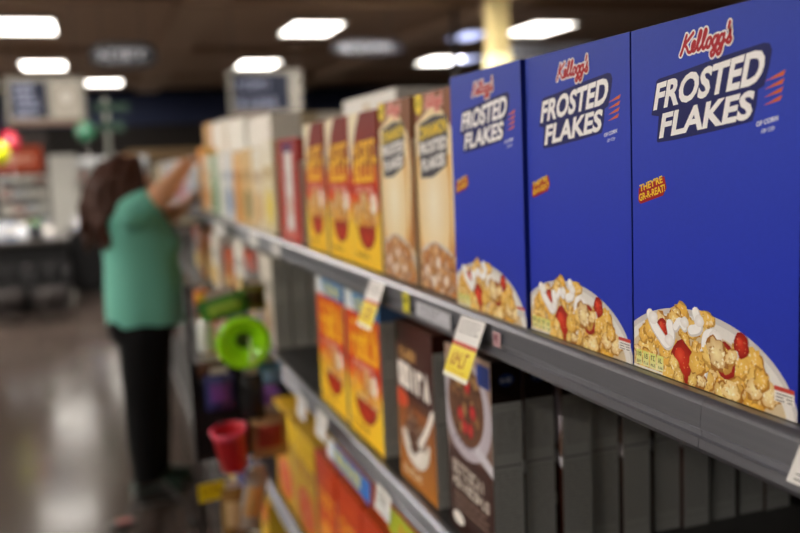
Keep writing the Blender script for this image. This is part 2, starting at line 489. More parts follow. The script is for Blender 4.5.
# ---- cinnamon variety (cream and brown)
def cinnamon_art(W, H):
    rng = random.Random(12); a = Art(W, H, '#f4deb0'); k = W / .168
    a.poly([(0, H), (0, .245), (.03 * k, .255), (.07 * k, .27), (.115 * k, .262), (.15 * k, .235), (W, .20), (W, H)], '#8a5535')
    a.poly([(.15 * k, .235), (.16 * k, .18), (.152 * k, .11), (.142 * k, .06), (W, .05), (W, .2)], '#b9783c')
    a.poly([(.135 * k, .242), (.15 * k, .235), (.158 * k, .18), (.150 * k, .11), (.14 * k, .06), (.128 * k, .06), (.142 * k, .12), (.146 * k, .19)], '#f2dcae')
    a.rect(0, 0, .03 * k, .2, '#dca860', '#e8c07c'); a.rect(.112 * k, .04, .142 * k, .2, '#d89c50', '#e4b468'); a.ell(.07 * k, .13, .066 * k, .11, '#fbf0d6', '#f0d49c')
    a.ell(.018 * k, .277, .017 * k, .017, '#f2d42e'); a.glyphs(.006 * k, .273, .024 * k, .008, 4, '#5a4a20', rng)
    script_logo(a, .045 * k, .268, .075 * k, '#d06a62', '#f0c4b4', .03)
    a.poly([(.012 * k, .212), (.018 * k, .246), (.08 * k, .256), (.138 * k, .254), (.134 * k, .225), (.128 * k, .185), (.07 * k, .168), (.02 * k, .166)], '#4c4a52')
    a.text('CINNAMON', (.018 * k, .2225), (.130 * k, .2325), .0185, '#f0cc2c', .04, .15)
    a.text('FROSTED', (.017 * k, .2005), (.128 * k, .2095), .0165, '#f4f2f0', .04, .15)
    a.text('FLAKES', (.025 * k, .1765), (.120 * k, .1865), .0165, '#f4f2f0', .04, .15)
    E = (.075 * k, -.012, .118 * k, .086)
    a.ell(*E, '#efe8de', '#d8cdbf', n=48); a.ell(E[0], E[1], E[2] * .9, E[3] * .86, '#a9713c', '#caa06c', n=48)
    ins = lambda u, v: ((u - E[0]) / (E[2] * .9)) ** 2 + ((v - E[1]) / (E[3] * .9)) ** 2 < 1
    flakes(a, rng, 70, ins, .0115, ['#e0a868', '#d79452', '#efc594', '#f3dcc0'], ['#8a4a1c', '#a05c26', '#9a5424'])
    for u, v in ((.03, .03), (.08, .045), (.11, .02), (.06, .015)): a.blob(u * k, v, .009, '#f8f0e8', '#e2d0bc', rng)
    return a
ca = cinnamon_art(.160, .290); sc_ = nutrition_art(DEP, .290, '#8a5535', '#d8c8ac', 5)
c1 = carton('cereal_box', .160, .290, DEP, ca, None, sc_, None, '#b98a58', (.463 + DEP / 2, 1.178, Z1), 'tan and brown cinnamon cereal box tucked beside the last blue box', group='tan cinnamon flakes boxes')
c2 = copy_tree(c1); c2.location.y = 1.357; c2['label'] = 'tan and brown cinnamon cereal box next to the yellow and red boxes'

# ---- yellow and red honey cereal
def honey_art(W, H, band=None, seed=6):
    rng = random.Random(seed); a = Art(W, H, '#efae1e')
    a.rect(0, H * .66, W, H, '#8c1d12', '#7a1812'); a.rect(0, H * .44, W, H * .66, '#e2521a', '#b8300f')
    a.rect(0, H * .36, W, H * .44, '#f0a418', '#e2521a')
    a.poly([(0, H), (0, H * .60), (.025, H * .78), (.05, H * .91), (.075, H)], '#efe2c4')
    if band:
        a.rect(0, H * .865, W, H, '#3c78b4', '#4a86bc'); a.poly([(0, H * .865), (W * .3, H * .865), (W * .22, H), (0, H)], '#d6dde0'); a.glyphs(W * .32, H * .9, W * .6, H * .06, 7, '#ead93c', rng)
        a.rect(0, H * .45, W, H * .865, '#dd4e16', '#d0400f')
    a.glyphs(W * .16, H * .70, W * .78, H * .095, 5, '#f6bd1c', rng, .04, hw=.0042)
    a.glyphs(W * .12, H * .565, W * .84, H * .115, 5, '#f8c422', rng, .04, hw=.0052)
    a.rect(0, H * .475, W, H * .535, '#c02a14'); a.glyphs(W * .2, H * .49, W * .6, H * .03, 8, '#f2b8a0', rng)
    flakes(a, rng, 34, lambda u, v: ((u - W * .5) / (W * .38)) ** 2 + ((v - H * .32) / (H * .14)) ** 2 < 1, .013, ['#f0b23c', '#f6c860', '#e89a2a', '#f8e0a0'], ['#b85c14', '#c8701c', '#9a4410'])
    a.fan(W * .52, H * .17, [(W * .2, H * .27)] + [(W * .52 + W * .32 * math.cos(t), H * .27 - H * .15 * math.sin(t)) for t in [PI - PI * k / 16 for k in range(17)]], '#c8391c', '#96200f')
    for k in range(5):
        t = 2 * PI * k / 5; a.ell(W * .8 + .012 * math.cos(t), H * .42 + .012 * math.sin(t), .009, .009, '#f6efe0', n=12)
    a.glyphs(W * .1, H * .06, W * .5, H * .025, 9, '#8c4a10', rng)
    grad = [(0, '#f8c62c'), (.25, '#fad034'), (.45, '#f4b01e'), (1, '#8c1d12')]
    return a, grad
ha, hg = honey_art(.177, .283); hs = nutrition_art(DEP, .283, '#a03018', '#d8d2bc', 7)
h1 = carton('cereal_box', .177, .283, DEP, ha, hg, hs, None, '#d89420', (.463 + DEP / 2, 1.5386, Z1), 'yellow and red cereal box beside the tan cinnamon boxes', group='yellow and red cereal boxes on the top shelf')
h2 = copy_tree(h1); h2.location.y = 1.7188; h2['label'] = 'yellow and red cereal box in the middle of its three on the top shelf'
h3 = copy_tree(h1); h3.location.y = 1.917; h3['label'] = 'yellow and red cereal box next to the all-red cereal box'

# ---- red box with a white centre
rr_ = random.Random(8); ra = Art(.254, .258, '#b4241a')
ra.rect(.085, .03, .175, .225, '#d8d4d2', '#e2dfdc'); ra.rect(.06, .225, .19, .25, '#5a2a5c'); ra.glyphs(.1, .15, .06, .03, 3, '#b8a4a0', rr_); ra.blob(.13, .09, .03, '#d8b090', '#c8a8a0', rr_)
ra.glyphs(.02, .01, .2, .014, 9, '#e0a090', rr_)
red = carton('cereal_box', .254, .258, DEP, ra, [(0, '#b8281c'), (1, '#9c2018')], nutrition_art(DEP, .258, '#9c2018', seed=9), None, '#a8281c', (.462 + DEP / 2, 2.195, Z1),
             'red cereal box with a pale centre beyond the yellow boxes', 'cereal box')

# ---- paler cartons farther along the top shelf
def plain_art(W, H, base, top, mid, ink, seed):
    rng = random.Random(seed); a = Art(W, H, base)
    a.rect(0, H * .74, W, H, top)
    a.glyphs(W * .12, H * .6, W * .76, H * .1, 5, ink, rng, .02, hw=.004); a.glyphs(W * .2, H * .8, W * .6, H * .08, 6, base, rng)
    a.ell(W * .5, H * .28, W * .38, H * .2, mid, n=28)
    for _ in range(10): a.blob(W * rng.uniform(.25, .75), H * rng.uniform(.15, .4), .012, mix(lin(mid), (1, .9, .7), .4), lin(mid), rng, n=8)
    a.glyphs(W * .1, H * .04, W * .5, H * .03, 8, ink, rng)
    return a
FAR = [  # y centre, width, height, base, top, mid, ink, label
    (2.515, .15, .265, '#ece0bc', '#f0ead8', '#e8d04a', '#b09040', 'pale cream box with a yellow spot, first beyond the red box'),
    (2.690, .17, .245, '#eadcc0', '#f2ecdc', '#d8b070', '#a07840', 'cream cereal box, second beyond the red box'),
    (2.890, .18, .250, '#e2c48c', '#e8c890', '#8a7a3c', '#9a6a2a', 'tan cereal box with an olive blob, third beyond the red box'),
    (3.090, .18, .245, '#e0a860', '#eec890', '#c88838', '#a04a1c', 'orange tan cereal box on the top shelf above the wire rack'),
    (3.300, .19, .250, '#d4dade', '#e6e8e6', '#5c86b4', '#4a6c9c', 'white and light blue cereal box beyond the orange tan one'),
    (3.510, .19, .245, '#dfe2dc', '#eeeae2', '#c4c8c0', '#8a9488', 'white cereal box between the light blue and the green ones'),
    (3.730, .20, .250, '#7ea67c', '#a8c0a0', '#5c8c5c', '#e8e8d8', 'green cereal box on the top shelf near the woman'),
    (3.950, .19, .245, '#ecdcc2', '#e8e0d0', '#d89858', '#b47434', 'cream cereal box beside the green one, near the woman'),
    (4.170, .19, .285, '#e6b45c', '#eaa04c', '#c87828', '#a04818', 'tall orange cereal box right by the hands of the woman'),
    (4.410, .20, .240, '#c8ccd2', '#dde0e2', '#7484a0', '#56648a', 'grey blue cereal box held between the hands of the woman'),
    (4.660, .20, .250, '#cfd4d8', '#e8e8e8', '#8a94b0', '#606880', 'pale grey cereal box behind the hands of the woman'),
    (5.000, .20, .245, '#dccfd4', '#ece6e6', '#b47a94', '#9a4a6c', 'white and mauve cereal box just past the woman'),
    (5.400, .20, .245, '#d2a4a8', '#e0d0d0', '#a8485c', '#8a3040', 'pinkish red cereal box beyond the raised arm of the woman'),
    (5.850, .20, .250, '#dcd8cc', '#e8e6e0', '#a8a088', '#888068', 'off white cereal box far along the top shelf'),
    (6.400, .20, .245, '#c8ccd8', '#dcdee6', '#6c78a8', '#48507c', 'pale bluish cereal box last but one on the top shelf'),
    (7.000, .20, .250, '#d8c8a8', '#e8e0cc', '#a88a50', '#806a3a', 'beige cereal box last on the top shelf'),
]
for i, (y, W, H, base, top, mid, ink, lab) in enumerate(FAR):
    carton('cereal_box', W, H, DEP, plain_art(W, H, base, top, mid, ink, 20 + i), None, None, None, base, (.470 + DEP / 2, y, Z1), lab, 'cereal box', 'mixed pale cereal boxes far along the top shelf')

# ---- cream overstock cases on the top of the gondola, behind the front row
OVW = empty('shipping_case', (.85, 2.48, Z1), 'white shipping case standing behind the yellow and red boxes', 'cardboard case', 'shipping cases behind the top shelf front row')
MB().box((-.085, -.26, 0), (.085, .26, .385), bev=.004).build('carton', mat('case_white', '#f4f2ec', .7, var=.06), OVW); MB().box((-.0865, -.025, .05), (-.0853, .025, .36)).build('tape', mat('packing_tape', '#cdbb98', .3), OVW)
OV = [(3.30, .50, .375, '#f3eee4', 'large cream shipping case behind the pale boxes, nearest of the cases'), (3.86, .50, .40, '#f6f2ea', 'large cream shipping case behind the green cereal box'),
      (4.42, .50, .42, '#f0eadf', 'large cream shipping case behind the tall orange box'), (4.86, .30, .43, '#c89a5c', 'brown shipping case last in the row of cream cases')]
for i, (y, W, H, c, lab) in enumerate(OV):
    r = empty('shipping_case', (.73, y, Z1), lab, 'cardboard case', 'shipping cases behind the top shelf front row')
    MB().box((-.14, -W / 2 + .01, 0), (.14, W / 2 - .01, H), bev=.003).build('carton', mat('case_' + c.strip('#'), c, .7, var=.06), r)
    MB().box((-.03, -W / 2 + .005, H), (.03, W / 2 - .005, H + .001)).box((-.03, -W / 2 + .0085, H - .06), (.03, -W / 2 + .0098, H)).build('tape', mat('packing_tape', '#cdbb98', .3), r)

# ---- second shelf: chocolate boxes running back into the shelf
def choc_art(W, H):
    rng = random.Random(31); a = Art(W, H, '#3e2018')
    a.rect(0, H * .45, W, H, '#6a5048', '#a88c7c'); a.ell(W * .45, H * .7, W * .55, H * .27, '#d8d4da', '#b4aab4', n=40); a.ell(W * .45, H * .72, W * .4, H * .22, '#4a2c1e', '#6a4630', n=40)
    flakes(a, rng, 26, lambda u, v: ((u - W * .45) / (W * .36)) ** 2 + ((v - H * .72) / (H * .2)) ** 2 < 1, .011, ['#7a5236', '#94683e', '#5a3420', '#b48a58'], ['#2e180e', '#40261a'])
    for u, v in ((.5, .82), (.33, .66), (.6, .7), (.42, .6), (.55, .6)): a.blob(W * u, H * v, .011, '#d83a34', '#8c1420', rng, n=10, jit=.15)
    for k in range(6): a.blob(W * (.2 + .1 * k), H * (.49 + .012 * abs(k - 2.5)), .004, '#5a5060', '#8a7e8e', rng)
    a.poly([(W * .72, H * .86), (W * .98, H * .86), (W * .98, H * .97), (W * .72, H * .97)], '#28408c')
    a.poly([(W * .6, H * .5), (W, H * .43), (W, H * .49), (W * .7, H * .55)], '#c8c4cc')
    a.rect(0, 0, W, H * .41, '#2c140e', '#3a1c14')
    a.glyphs(W * .1, H * .325, W * .72, H * .055, 8, '#d0c4b8', rng, -.03, hw=.0017); a.glyphs(W * .1, H * .25, W * .8, H * .045, 10, '#d0c4b8', rng, -.03, hw=.0017)
    a.bars(W * .12, H * .2, W * .75, .009, 3, '#a08474', rng, .002); a.ell(W * .2, H * .07, W * .13, H * .035, '#e6e0da', n=20)
    return a
NW, NH, ND = .155, .272, .043
na = choc_art(NW, NH); ns = nutrition_art(ND, NH, '#1e100c', '#a6a8a6', 33, '#26407e', .2)
n0 = carton('cereal_box', NW, NH, ND, na, None, ns, None, '#2a1610', (.457 + ND / 2, 1.078, Z2), 'dark brown box showing a bowl with red berries, at the front of its row', 'cereal box', 'chocolate cereal boxes standing in a row back into the shelf')
ORD = ['just behind the berry bowl box', 'third from the shelf edge', 'fourth from the shelf edge', 'fifth from the shelf edge', 'sixth from the shelf edge', 'seventh from the shelf edge', 'eighth from the shelf edge', 'last but one at the shelf back', 'last at the back of the shelf']
for i in range(9):
    c = copy_tree(n0); c.location.x = .457 + ND / 2 + (i + 1) * .0485 + (.003 if i % 3 == 1 else 0); c.location.y = 1.078 + (.004, -.003, .002, 0, .003, -.002, .001, .003, 0)[i]
    c['label'] = 'dark box with grey side in the chocolate row, ' + ORD[i]

# ---- second shelf: brown cocoa box
rng_ = random.Random(41); W_, H_ = .172, .27
ba = Art(W_, H_, '#5a2e18'); ba.rect(0, 0, W_, H_ * .5, '#b0702c', '#8a4c1e'); ba.rect(0, H_ * .55, W_, H_, '#3c1a14', '#451f18')
ba.glyphs(W_ * .08, H_ * .79, W_ * .5, H_ * .05, 5, '#c89858', rng_, hw=.003); ba.glyphs(W_ * .05, H_ * .62, W_ * .86, H_ * .11, 5, '#f0e8e0', rng_, -.02, hw=.006)
ba.ell(W_ * .1, H_ * .52, W_ * .2, H_ * .06, '#d0502c', n=20)
ba.fan(W_ * .48, H_ * .2, [(W_ * .48 + W_ * .38 * math.cos(t), H_ * .33 - H_ * .2 * math.sin(t)) for t in [PI - PI * k / 16 for k in range(17)]], '#f0ebe4', '#d8cfc4')
flakes(ba, rng_, 22, lambda u, v: ((u - W_ * .46) / (W_ * .3)) ** 2 + ((v - H_ * .35) / (H_ * .1)) ** 2 < 1, .012, ['#7a4a28', '#8c5a34', '#5c3218'], ['#2e160a', '#40200f'])
ba.ribbon(catmull([(W_ * .6, H_ * .3), (W_ * .8, H_ * .42), (W_ * .95, H_ * .54)]), .007, '#efe8e0'); ba.glyphs(W_ * .1, H_ * .06, W_ * .5, H_ * .03, 7, '#e8d4b0', rng_)
carton('cereal_box', W_, H_, DEP, ba, None, nutrition_art(DEP, H_, '#3c1a14', '#b4b4ae', 42, topfrac=.1), None, '#4a2416', (.457 + DEP / 2, 1.293, Z2), 'brown cocoa cereal box on the second shelf between the yellow and the dark one', 'cereal box')

# ---- second shelf: yellow boxes with a blue band
va, vg = honey_art(.222, .285, band=True, seed=16); vs = nutrition_art(DEP, .285, '#4a6a94', '#b8b6ac', 17, topfrac=.13)
v1 = carton('cereal_box', .222, .285, DEP, va, vg, vs, None, '#c88418', (.455 + DEP / 2, 1.575, Z2), 'orange and yellow box with a blue top band, next to the brown cocoa box', group='orange and yellow boxes with blue top bands')
v2 = copy_tree(v1); v2.location.y = 1.815; v2['label'] = 'orange and yellow box with a blue top band, beside the empty stretch of shelf'

# ---- second shelf: grey ended boxes beyond the empty stretch
ga = plain_art(.2, .27, '#b8b0a4', '#d0c8bc', '#a08868', '#6c6458', 51); gs = nutrition_art(.05, .27, '#a8a498', '#aeaca4', 52, topfrac=.06)
g0 = carton('cereal_box', .2, .27, .05, ga, None, gs, None, '#a8a498', (.46 + .025, 2.60, Z2), 'pale box with a grey end panel, first in the row past the empty stretch', 'cereal box', 'pale boxes with grey end panels on the second shelf')
for i in range(5):
    c = copy_tree(g0); c.location.x = .485 + (i + 1) * .055; c['label'] = 'pale box with a grey end panel, ' + ('second', 'third', 'fourth', 'fifth', 'sixth')[i] + ' in the row past the empty stretch'

# lower right corner: blue box deep on the second shelf
qa = Art(.15, .26, '#c8a878'); rq = random.Random(61); qa.rect(0, .17, .15, .26, '#1c2c84', '#24348c'); qa.glyphs(.02, .2, .11, .03, 5, '#e0e0ea', rq)
flakes(qa, rq, 40, lambda u, v: v < .15, .014, ['#d8b478', '#c89858', '#e0c898'], ['#8a5a28', '#9a6c38'])
carton('cereal_box', .15, .26, .05, qa, None, nutrition_art(.05, .26, '#1c2c84', seed=62), None, '#24348c', (.83, .70, Z2), 'blue topped golden box deep on the second shelf, at the lower right corner', 'cereal box')

# ---- third shelf
ta, tg = honey_art(.25, .285, seed=71); ta2 = plain_art(.25, .285, '#e4b41c', '#ecc42c', '#c0481c', '#a04410', 72)
t1 = carton('cereal_box', .25, .285, DEP, ta2, [(0, '#b88a14'), (1, '#d0ac20')], nutrition_art(DEP, .285, '#c8981c', seed=73), None, '#d8a820', (.455 + DEP / 2, 2.44, Z3), 'big yellow box on the third shelf, farther of the two yellow ones', 'cereal box', 'yellow boxes on the third shelf')
t2 = copy_tree(t1); t2.location.y = 2.175; t2['label'] = 'big yellow box on the third shelf, beside the orange red boxes'
oa = plain_art(.19, .285, '#c8501c', '#b83c18', '#e09028', '#f0b830', 75)
o1 = carton('cereal_box', .19, .285, DEP, oa, [(0, '#c05418'), (1, '#c43c18')], nutrition_art(DEP, .285, '#b83c18', seed=76), None, '#c04a1c', (.455 + DEP / 2, 1.945, Z3), 'orange red box on the third shelf against the big yellow boxes', 'cereal box', 'orange red boxes on the third shelf')
o2 = copy_tree(o1); o2.location.y = 1.745; o2['label'] = 'orange red box on the third shelf under the long blue shelf strip'
o3 = copy_tree(o1); o3.location.y = 1.545; o3['label'] = 'orange red box on the third shelf at the lower edge of the photo'

# ---- goods on the dark far shelves
FARLOW = []
cols = ['#c87838', '#d8d4cc', '#c83c2c', '#3c5ca8', '#d8b030', '#7a4a8c', '#e0dcd4', '#b8642c', '#4c8a6c', '#d89c94', '#c8a24c', '#8c8c90']
names = {'#c87838': 'orange', '#d8d4cc': 'off white', '#c83c2c': 'red', '#3c5ca8': 'blue', '#d8b030': 'mustard yellow', '#7a4a8c': 'purple', '#e0dcd4': 'white', '#b8642c': 'rust brown', '#4c8a6c': 'green', '#d89c94': 'pink', '#c8a24c': 'ochre', '#8c8c90': 'grey'}
lev = {Z2: 'second shelf', Z3: 'third shelf', Z4: 'lowest shelf'}
k = 0
far_rng = random.Random(5)
order = {Z2: ['#8c8c90', '#d8d4cc', '#b8642c', '#e0dcd4', '#c8a24c', '#c87838', '#8c8c90'], Z3: ['#7a4a8c', '#c87838', '#3c5ca8', '#d8d4cc', '#d89c94', '#c83c2c', '#c8a24c'], Z4: ['#d8b030', '#e0dcd4', '#3c5ca8', '#c8a24c', '#c87838', '#4c8a6c', '#d8d4cc']}
where = ['first beyond the wire rack', 'second beyond the wire rack', 'third beyond the wire rack', 'fourth beyond the wire rack', 'close by the legs of the woman', 'right behind the woman', 'farthest past the woman']
for z in (Z2, Z3, Z4):
    for j in range(7):
        y = 3.02 + j * .285; c = order[z][j]; H = far_rng.uniform(.2, .27) * (1.2 if z == Z4 else 1); W = far_rng.uniform(.2, .25)
        carton('carton', W, H, .07, plain_art(W, H, c, '#e6e0d4' if j % 2 else '#b84a30', '#d8b870', '#4a3a30', 200 + k), None, None, None, c, (.468 + .035 + far_rng.uniform(0, .02), y, z),
               f'{names[c]} carton on the {lev[z]}, {where[j]}', 'carton', 'mixed cartons on the dark far shelves'); k += 1

# ------------------------------------------------------------------ gondola shelving
STEEL = mat('shelf_rail_steel', '#84868f', .36, .92, var=.1, scale=6, stretch=(1, .2, 40))
DARKRAIL = mat('dark_rail', '#2a2a2e', .4, .3, var=.1)
DECK = mat('shelf_deck_enamel', '#2b2a2a', .5, .1, var=.15)
BACK = mat('gondola_back', '#4c4742', .7, var=.15)
def shelf(y0, y1, z, dark, lab):
    r = empty('store_shelf', (.45, (y0 + y1) / 2, z), lab, 'shelf', 'shelves of the cereal aisle'); h = (y1 - y0) / 2 - .0003
    MB().box((-.004, -h, -.026), (.50, h, 0), bev=.002).build('deck', DECK, r)
    prof = [(-.0045, .0015), (-.0115, .0015), (-.0148, -.001), (-.0172, -.0045), (-.0190, -.0225), (-.0174, -.0245), (-.0174, -.029), (-.0198, -.0305), (-.0206, -.038), (-.0185, -.0422), (-.0045, -.0425)]
    q = MB().extrude(prof, -h, h, smooth=True).build('price_rail', DARKRAIL if dark else STEEL, r); q.data.set_sharp_from_angle(angle=math.radians(24))
    if z == Z4: MB().box((0, -h + .002, .004 - z), (.5, h - .002, -.045)).build('kick_plate', DARKRAIL, r); return r
    for s in (-1, 1):
        MB().extrude([(.02, -.026), (.50, -.026), (.50, -.09), (.44, -.09)], s * h - (.004 if s > 0 else 0), s * h + (0 if s > 0 else .004)).build('bracket', DECK, r)
    return r
SECT = [(-.55, .555, 0), (.555, 1.70, 0), (1.70, 2.93, 0), (2.93, 4.13, 1), (4.13, 5.33, 1), (5.33, 6.53, 1), (6.53, 7.73, 1)]
ZN = {Z1: 'top shelf', Z2: 'second shelf', Z3: 'third shelf', Z4: 'lowest shelf'}
SN = ['at the near right end', 'under the three blue boxes', 'under the yellow and red boxes', 'with dark rail just beyond the steel rails', 'with dark rail in front of the woman', 'with dark rail past the woman', 'with dark rail at the far end']
SN2 = ['in the near right bay', 'in the bay of the chocolate boxes', 'in the bay with the empty stretch', 'in the bay behind the wire rack', 'in the bay in front of the woman', 'in the bay past the woman', 'in the last bay of the aisle']
for i, (y0, y1, d) in enumerate(SECT):
    for z in (Z1, Z2, Z3, Z4):
        shelf(y0, y1, z, d, f'{"dark" if d else "grey steel"} {ZN[z]} {SN[i] if z == Z1 else SN2[i]}')
    r = empty('gondola_frame', (.97, (y0 + y1) / 2, 0), f'tall grey back frame of the shelving {SN2[i]}', 'shelving frame', 'back frames of the cereal aisle'); h = (y1 - y0) / 2
    MB().box((0, -h + .001, .02), (.02, h - .001, 1.52)).build('back_panel', BACK, r)
    for s in (-1, 1): MB().box((-.016, s * (h - .016) - .015, 0), (-.001, s * (h - .016) + .015, 1.52)).build('upright', DECK, r)

# ------------------------------------------------------------------ price tags and shelf talkers
def tagcard(lab, P, art, th=.0006, group='paper price tags on the shelf rails'):
    """P: three corners top-left, top-right, bottom-left in world"""
    o, r_, d_ = Vector(P[0]), Vector(P[1]), Vector(P[2]); ex = (r_ - o) / art.w; ez = (o - d_) / art.h; n = ex.cross(ez).normalized()
    if n.x > 0: n = -n
    mb = MB(); art.mesh(mb, lambda u, v, e: d_ + ex * u + ez * v + n * e, eps=0., step=1.5e-5)
    q = [d_, d_ + ex * art.w, r_, o]; b = [p - n * th for p in q]
    mb.add([*q, *b], [[4, 7, 6, 5], [0, 4, 5, 1], [1, 5, 6, 2], [2, 6, 7, 3], [3, 7, 4, 0]], lin('#dcdad2'))
    ob = mb.build('price_tag', PRINT); return tag(ob, lab, 'price tag', group)
def talker(seed):
    rng = random.Random(seed); a = Art(.07, .085, '#e9e6e4'); a.rect(0, 0, .07, .048, '#efd62a', '#f2e058'); a.rect(0, .044, .07, .05, '#c8584a')
    a.bars(.006, .078, .055, .005, 4, '#8a8684', rng, .0018); a.glyphs(.008, .018, .05, .018, 4, '#b05a20', rng, hw=.0016); a.bars(.008, .01, .05, .005, 2, '#c88a20', rng)
    a.rect(.0, .0, .07, .006, '#f4f0e0'); return a
def small(seed, c='#e8e6e2', w=.05, h=.034, ink='#4a4a4c'):
    rng = random.Random(seed); a = Art(w, h, c); a.glyphs(w * .15, h * .45, w * .6, h * .35, 4, ink, rng, hw=.0012); a.bars(w * .1, h * .25, w * .8, h * .14, 2, ink, rng, .0009); return a
tagcard('white and yellow shelf talker hanging from the top rail below the last blue box', [(.4285, 1.022, 1.379), (.4285, .947, 1.381), (.400, 1.022, 1.306)], talker(1))
tagcard('white and yellow shelf talker hanging from the top rail below the tan cinnamon boxes', [(.4285, 1.415, 1.379), (.4285, 1.335, 1.381), (.400, 1.415, 1.305)], talker(2))
tagcard('white price tag at the right edge of the photo on the top rail', [(.4285, .449, 1.380), (.4285, .392, 1.381), (.420, .452, 1.356)], small(3, '#dedcda', .06, .026))
tagcard('small yellow price tag on the top rail below the cinnamon boxes', [(.4285, 1.250, 1.3795), (.4285, 1.222, 1.3795), (.4285, 1.250, 1.350)], small(4, '#dcd22e', .028, .03, '#8a8420'))
tagcard('small pinkish price tag on the top rail near the middle blue box', [(.4285, .928, 1.3745), (.4285, .908, 1.3745), (.4285, .928, 1.357)], small(5, '#c8a4a8', .02, .0175, '#8a5a64'))
tagcard('long white price strip on the top rail below the tan boxes', [(.4285, 1.19, 1.374), (.4285, 1.06, 1.374), (.4285, 1.19, 1.352)], small(6, '#bfc0c8', .13, .022, '#8c8c94'))
tagcard('white price tag on the top rail below the yellow and red boxes', [(.4285, 2.30, 1.376), (.4285, 2.20, 1.376), (.4285, 2.30, 1.346)], small(7, w=.1))
tagcard('bright white price tag on the last steel rail near the dark one', [(.4285, 2.66, 1.378), (.4285, 2.52, 1.378), (.4285, 2.66, 1.342)], small(8, '#f2f2ee', w=.12))
tagcard('white price tag on the dark rail beyond the steel one', [(.4285, 3.50, 1.37), (.4285, 3.22, 1.37), (.4285, 3.50, 1.325)], small(9, w=.2))
tagcard('white price tag on the second rail below the empty stretch', [(.426, 2.06, 1.025), (.426, 1.97, 1.025), (.42, 2.06, .975)], small(10, w=.08))
tagcard('white tag on the second rail beside the long blue strip', [(.426, 1.86, 1.04), (.426, 1.77, 1.04), (.418, 1.86, .985)], small(11, w=.08))
tagcard('white printed tag on the second rail in front of the brown cocoa box', [(.426, 1.425, 1.018), (.426, 1.345, 1.018), (.420, 1.425, .974)], small(12, w=.07, ink='#2a2a2a'))
sa = Art(.3, .034, '#3c6cb0'); _q = random.Random(13); sa.glyphs(.06, .008, .18, .017, 8, '#e4da4c', _q, hw=.0025); sa.rect(0, 0, .05, .034, '#d8dce0'); sa.rect(.27, 0, .3, .034, '#2c6cc0')
tagcard('long blue shelf strip with yellow lettering under the second rail', [(.427, 1.78, 1.000), (.427, 1.47, 1.000), (.424, 1.78, .958)], sa)
la = Art(.3, .034, '#a8b42c'); la.glyphs(.05, .01, .2, .013, 8, '#d8502c', _q, hw=.002)
tagcard('long lime green shelf strip under the second rail at the lower edge', [(.427, 1.36, 1.000), (.427, 1.05, 1.000), (.424, 1.36, .958)], la)

# ------------------------------------------------------------------ wire rack with hanging goods
WIRE = mat('black_wire', '#1a1a1c', .4, .6)
RY = 2.20
r = empty('wire_display_rack', (.277, RY, 0), 'dark wire rack crowded with hanging goods at the shelf front', 'display rack')
mb = MB(); [mb.box((-.085, 0, z), (.055, .003, z + .003)) for z in [.62 + .05 * k for k in range(14)]]; [mb.box((-.085 + .024 * k, .003, .6), (-.082 + .024 * k, .006, 1.29)) for k in range(6)]; mb.build('wire_grid', WIRE, r)
MB().tube([(-.089, .002, .0), (-.089, .002, 1.295), (.057, .002, 1.295), (.057, .002, .0)], .005, 8).build('frame', WIRE, r)
MB().box((-.083, .008, .84), (.055, .012, 1.09)).build('backing_board', mat('black_board', '#151518', .6), r)
for x, z in ((-.046, 1.25), (.023, 1.256), (-.015, 1.226), (-.07, 1.056), (-.015, 1.056), (.038, 1.07), (-.03, .95), (.038, .933), (.023, .795)):
    MB().tube([(x, 0, z), (x, -.08, z), (x, -.085, z + .01)], .0018, 6).build('hook', WIRE, r)

def bowl(loc):
    r = empty('plastic_bowl', loc, 'lime green plastic bowl hanging on the wire rack', 'bowl', rot=(math.radians(96), 0, math.radians(-6)))
    L = mat('lime_plastic', '#8ed410', .28, var=.05, emit=('#8ed410', .05));  # plastic given a slight glow that brightens its colour
    prof = [(a * .77, b * .77) for a, b in [(.0, .012), (.026, .012), (.034, .018), (.046, .034), (.062, .05), (.074, .056), (.083, .052), (.087, .044), (.083, .036), (.072, .032), (.054, .018), (.038, .004), (.03, 0), (0, 0)]]
    MB().lathe(prof, 36).build('shell', L, r)
    MB().lathe([(0, .0104), (.0185, .0104), (.02, .0097)], 24).build('inner_print', mat('dark_green_print', '#3a5a14', .5), r)
    s = MB(); s.tube([(.017, -.040, .035), (.0155, -.0155, .02), (.014, .008, .023)], [.0035, .003, .0025], 8); s.ball((.0178, -.043, .0385), (.009, .0125, .004)); s.build('spoon', mat('pale_lime_plastic', '#dcf0a8', .3), r)
    return r
bowl((.314, RY - .06, 1.157))
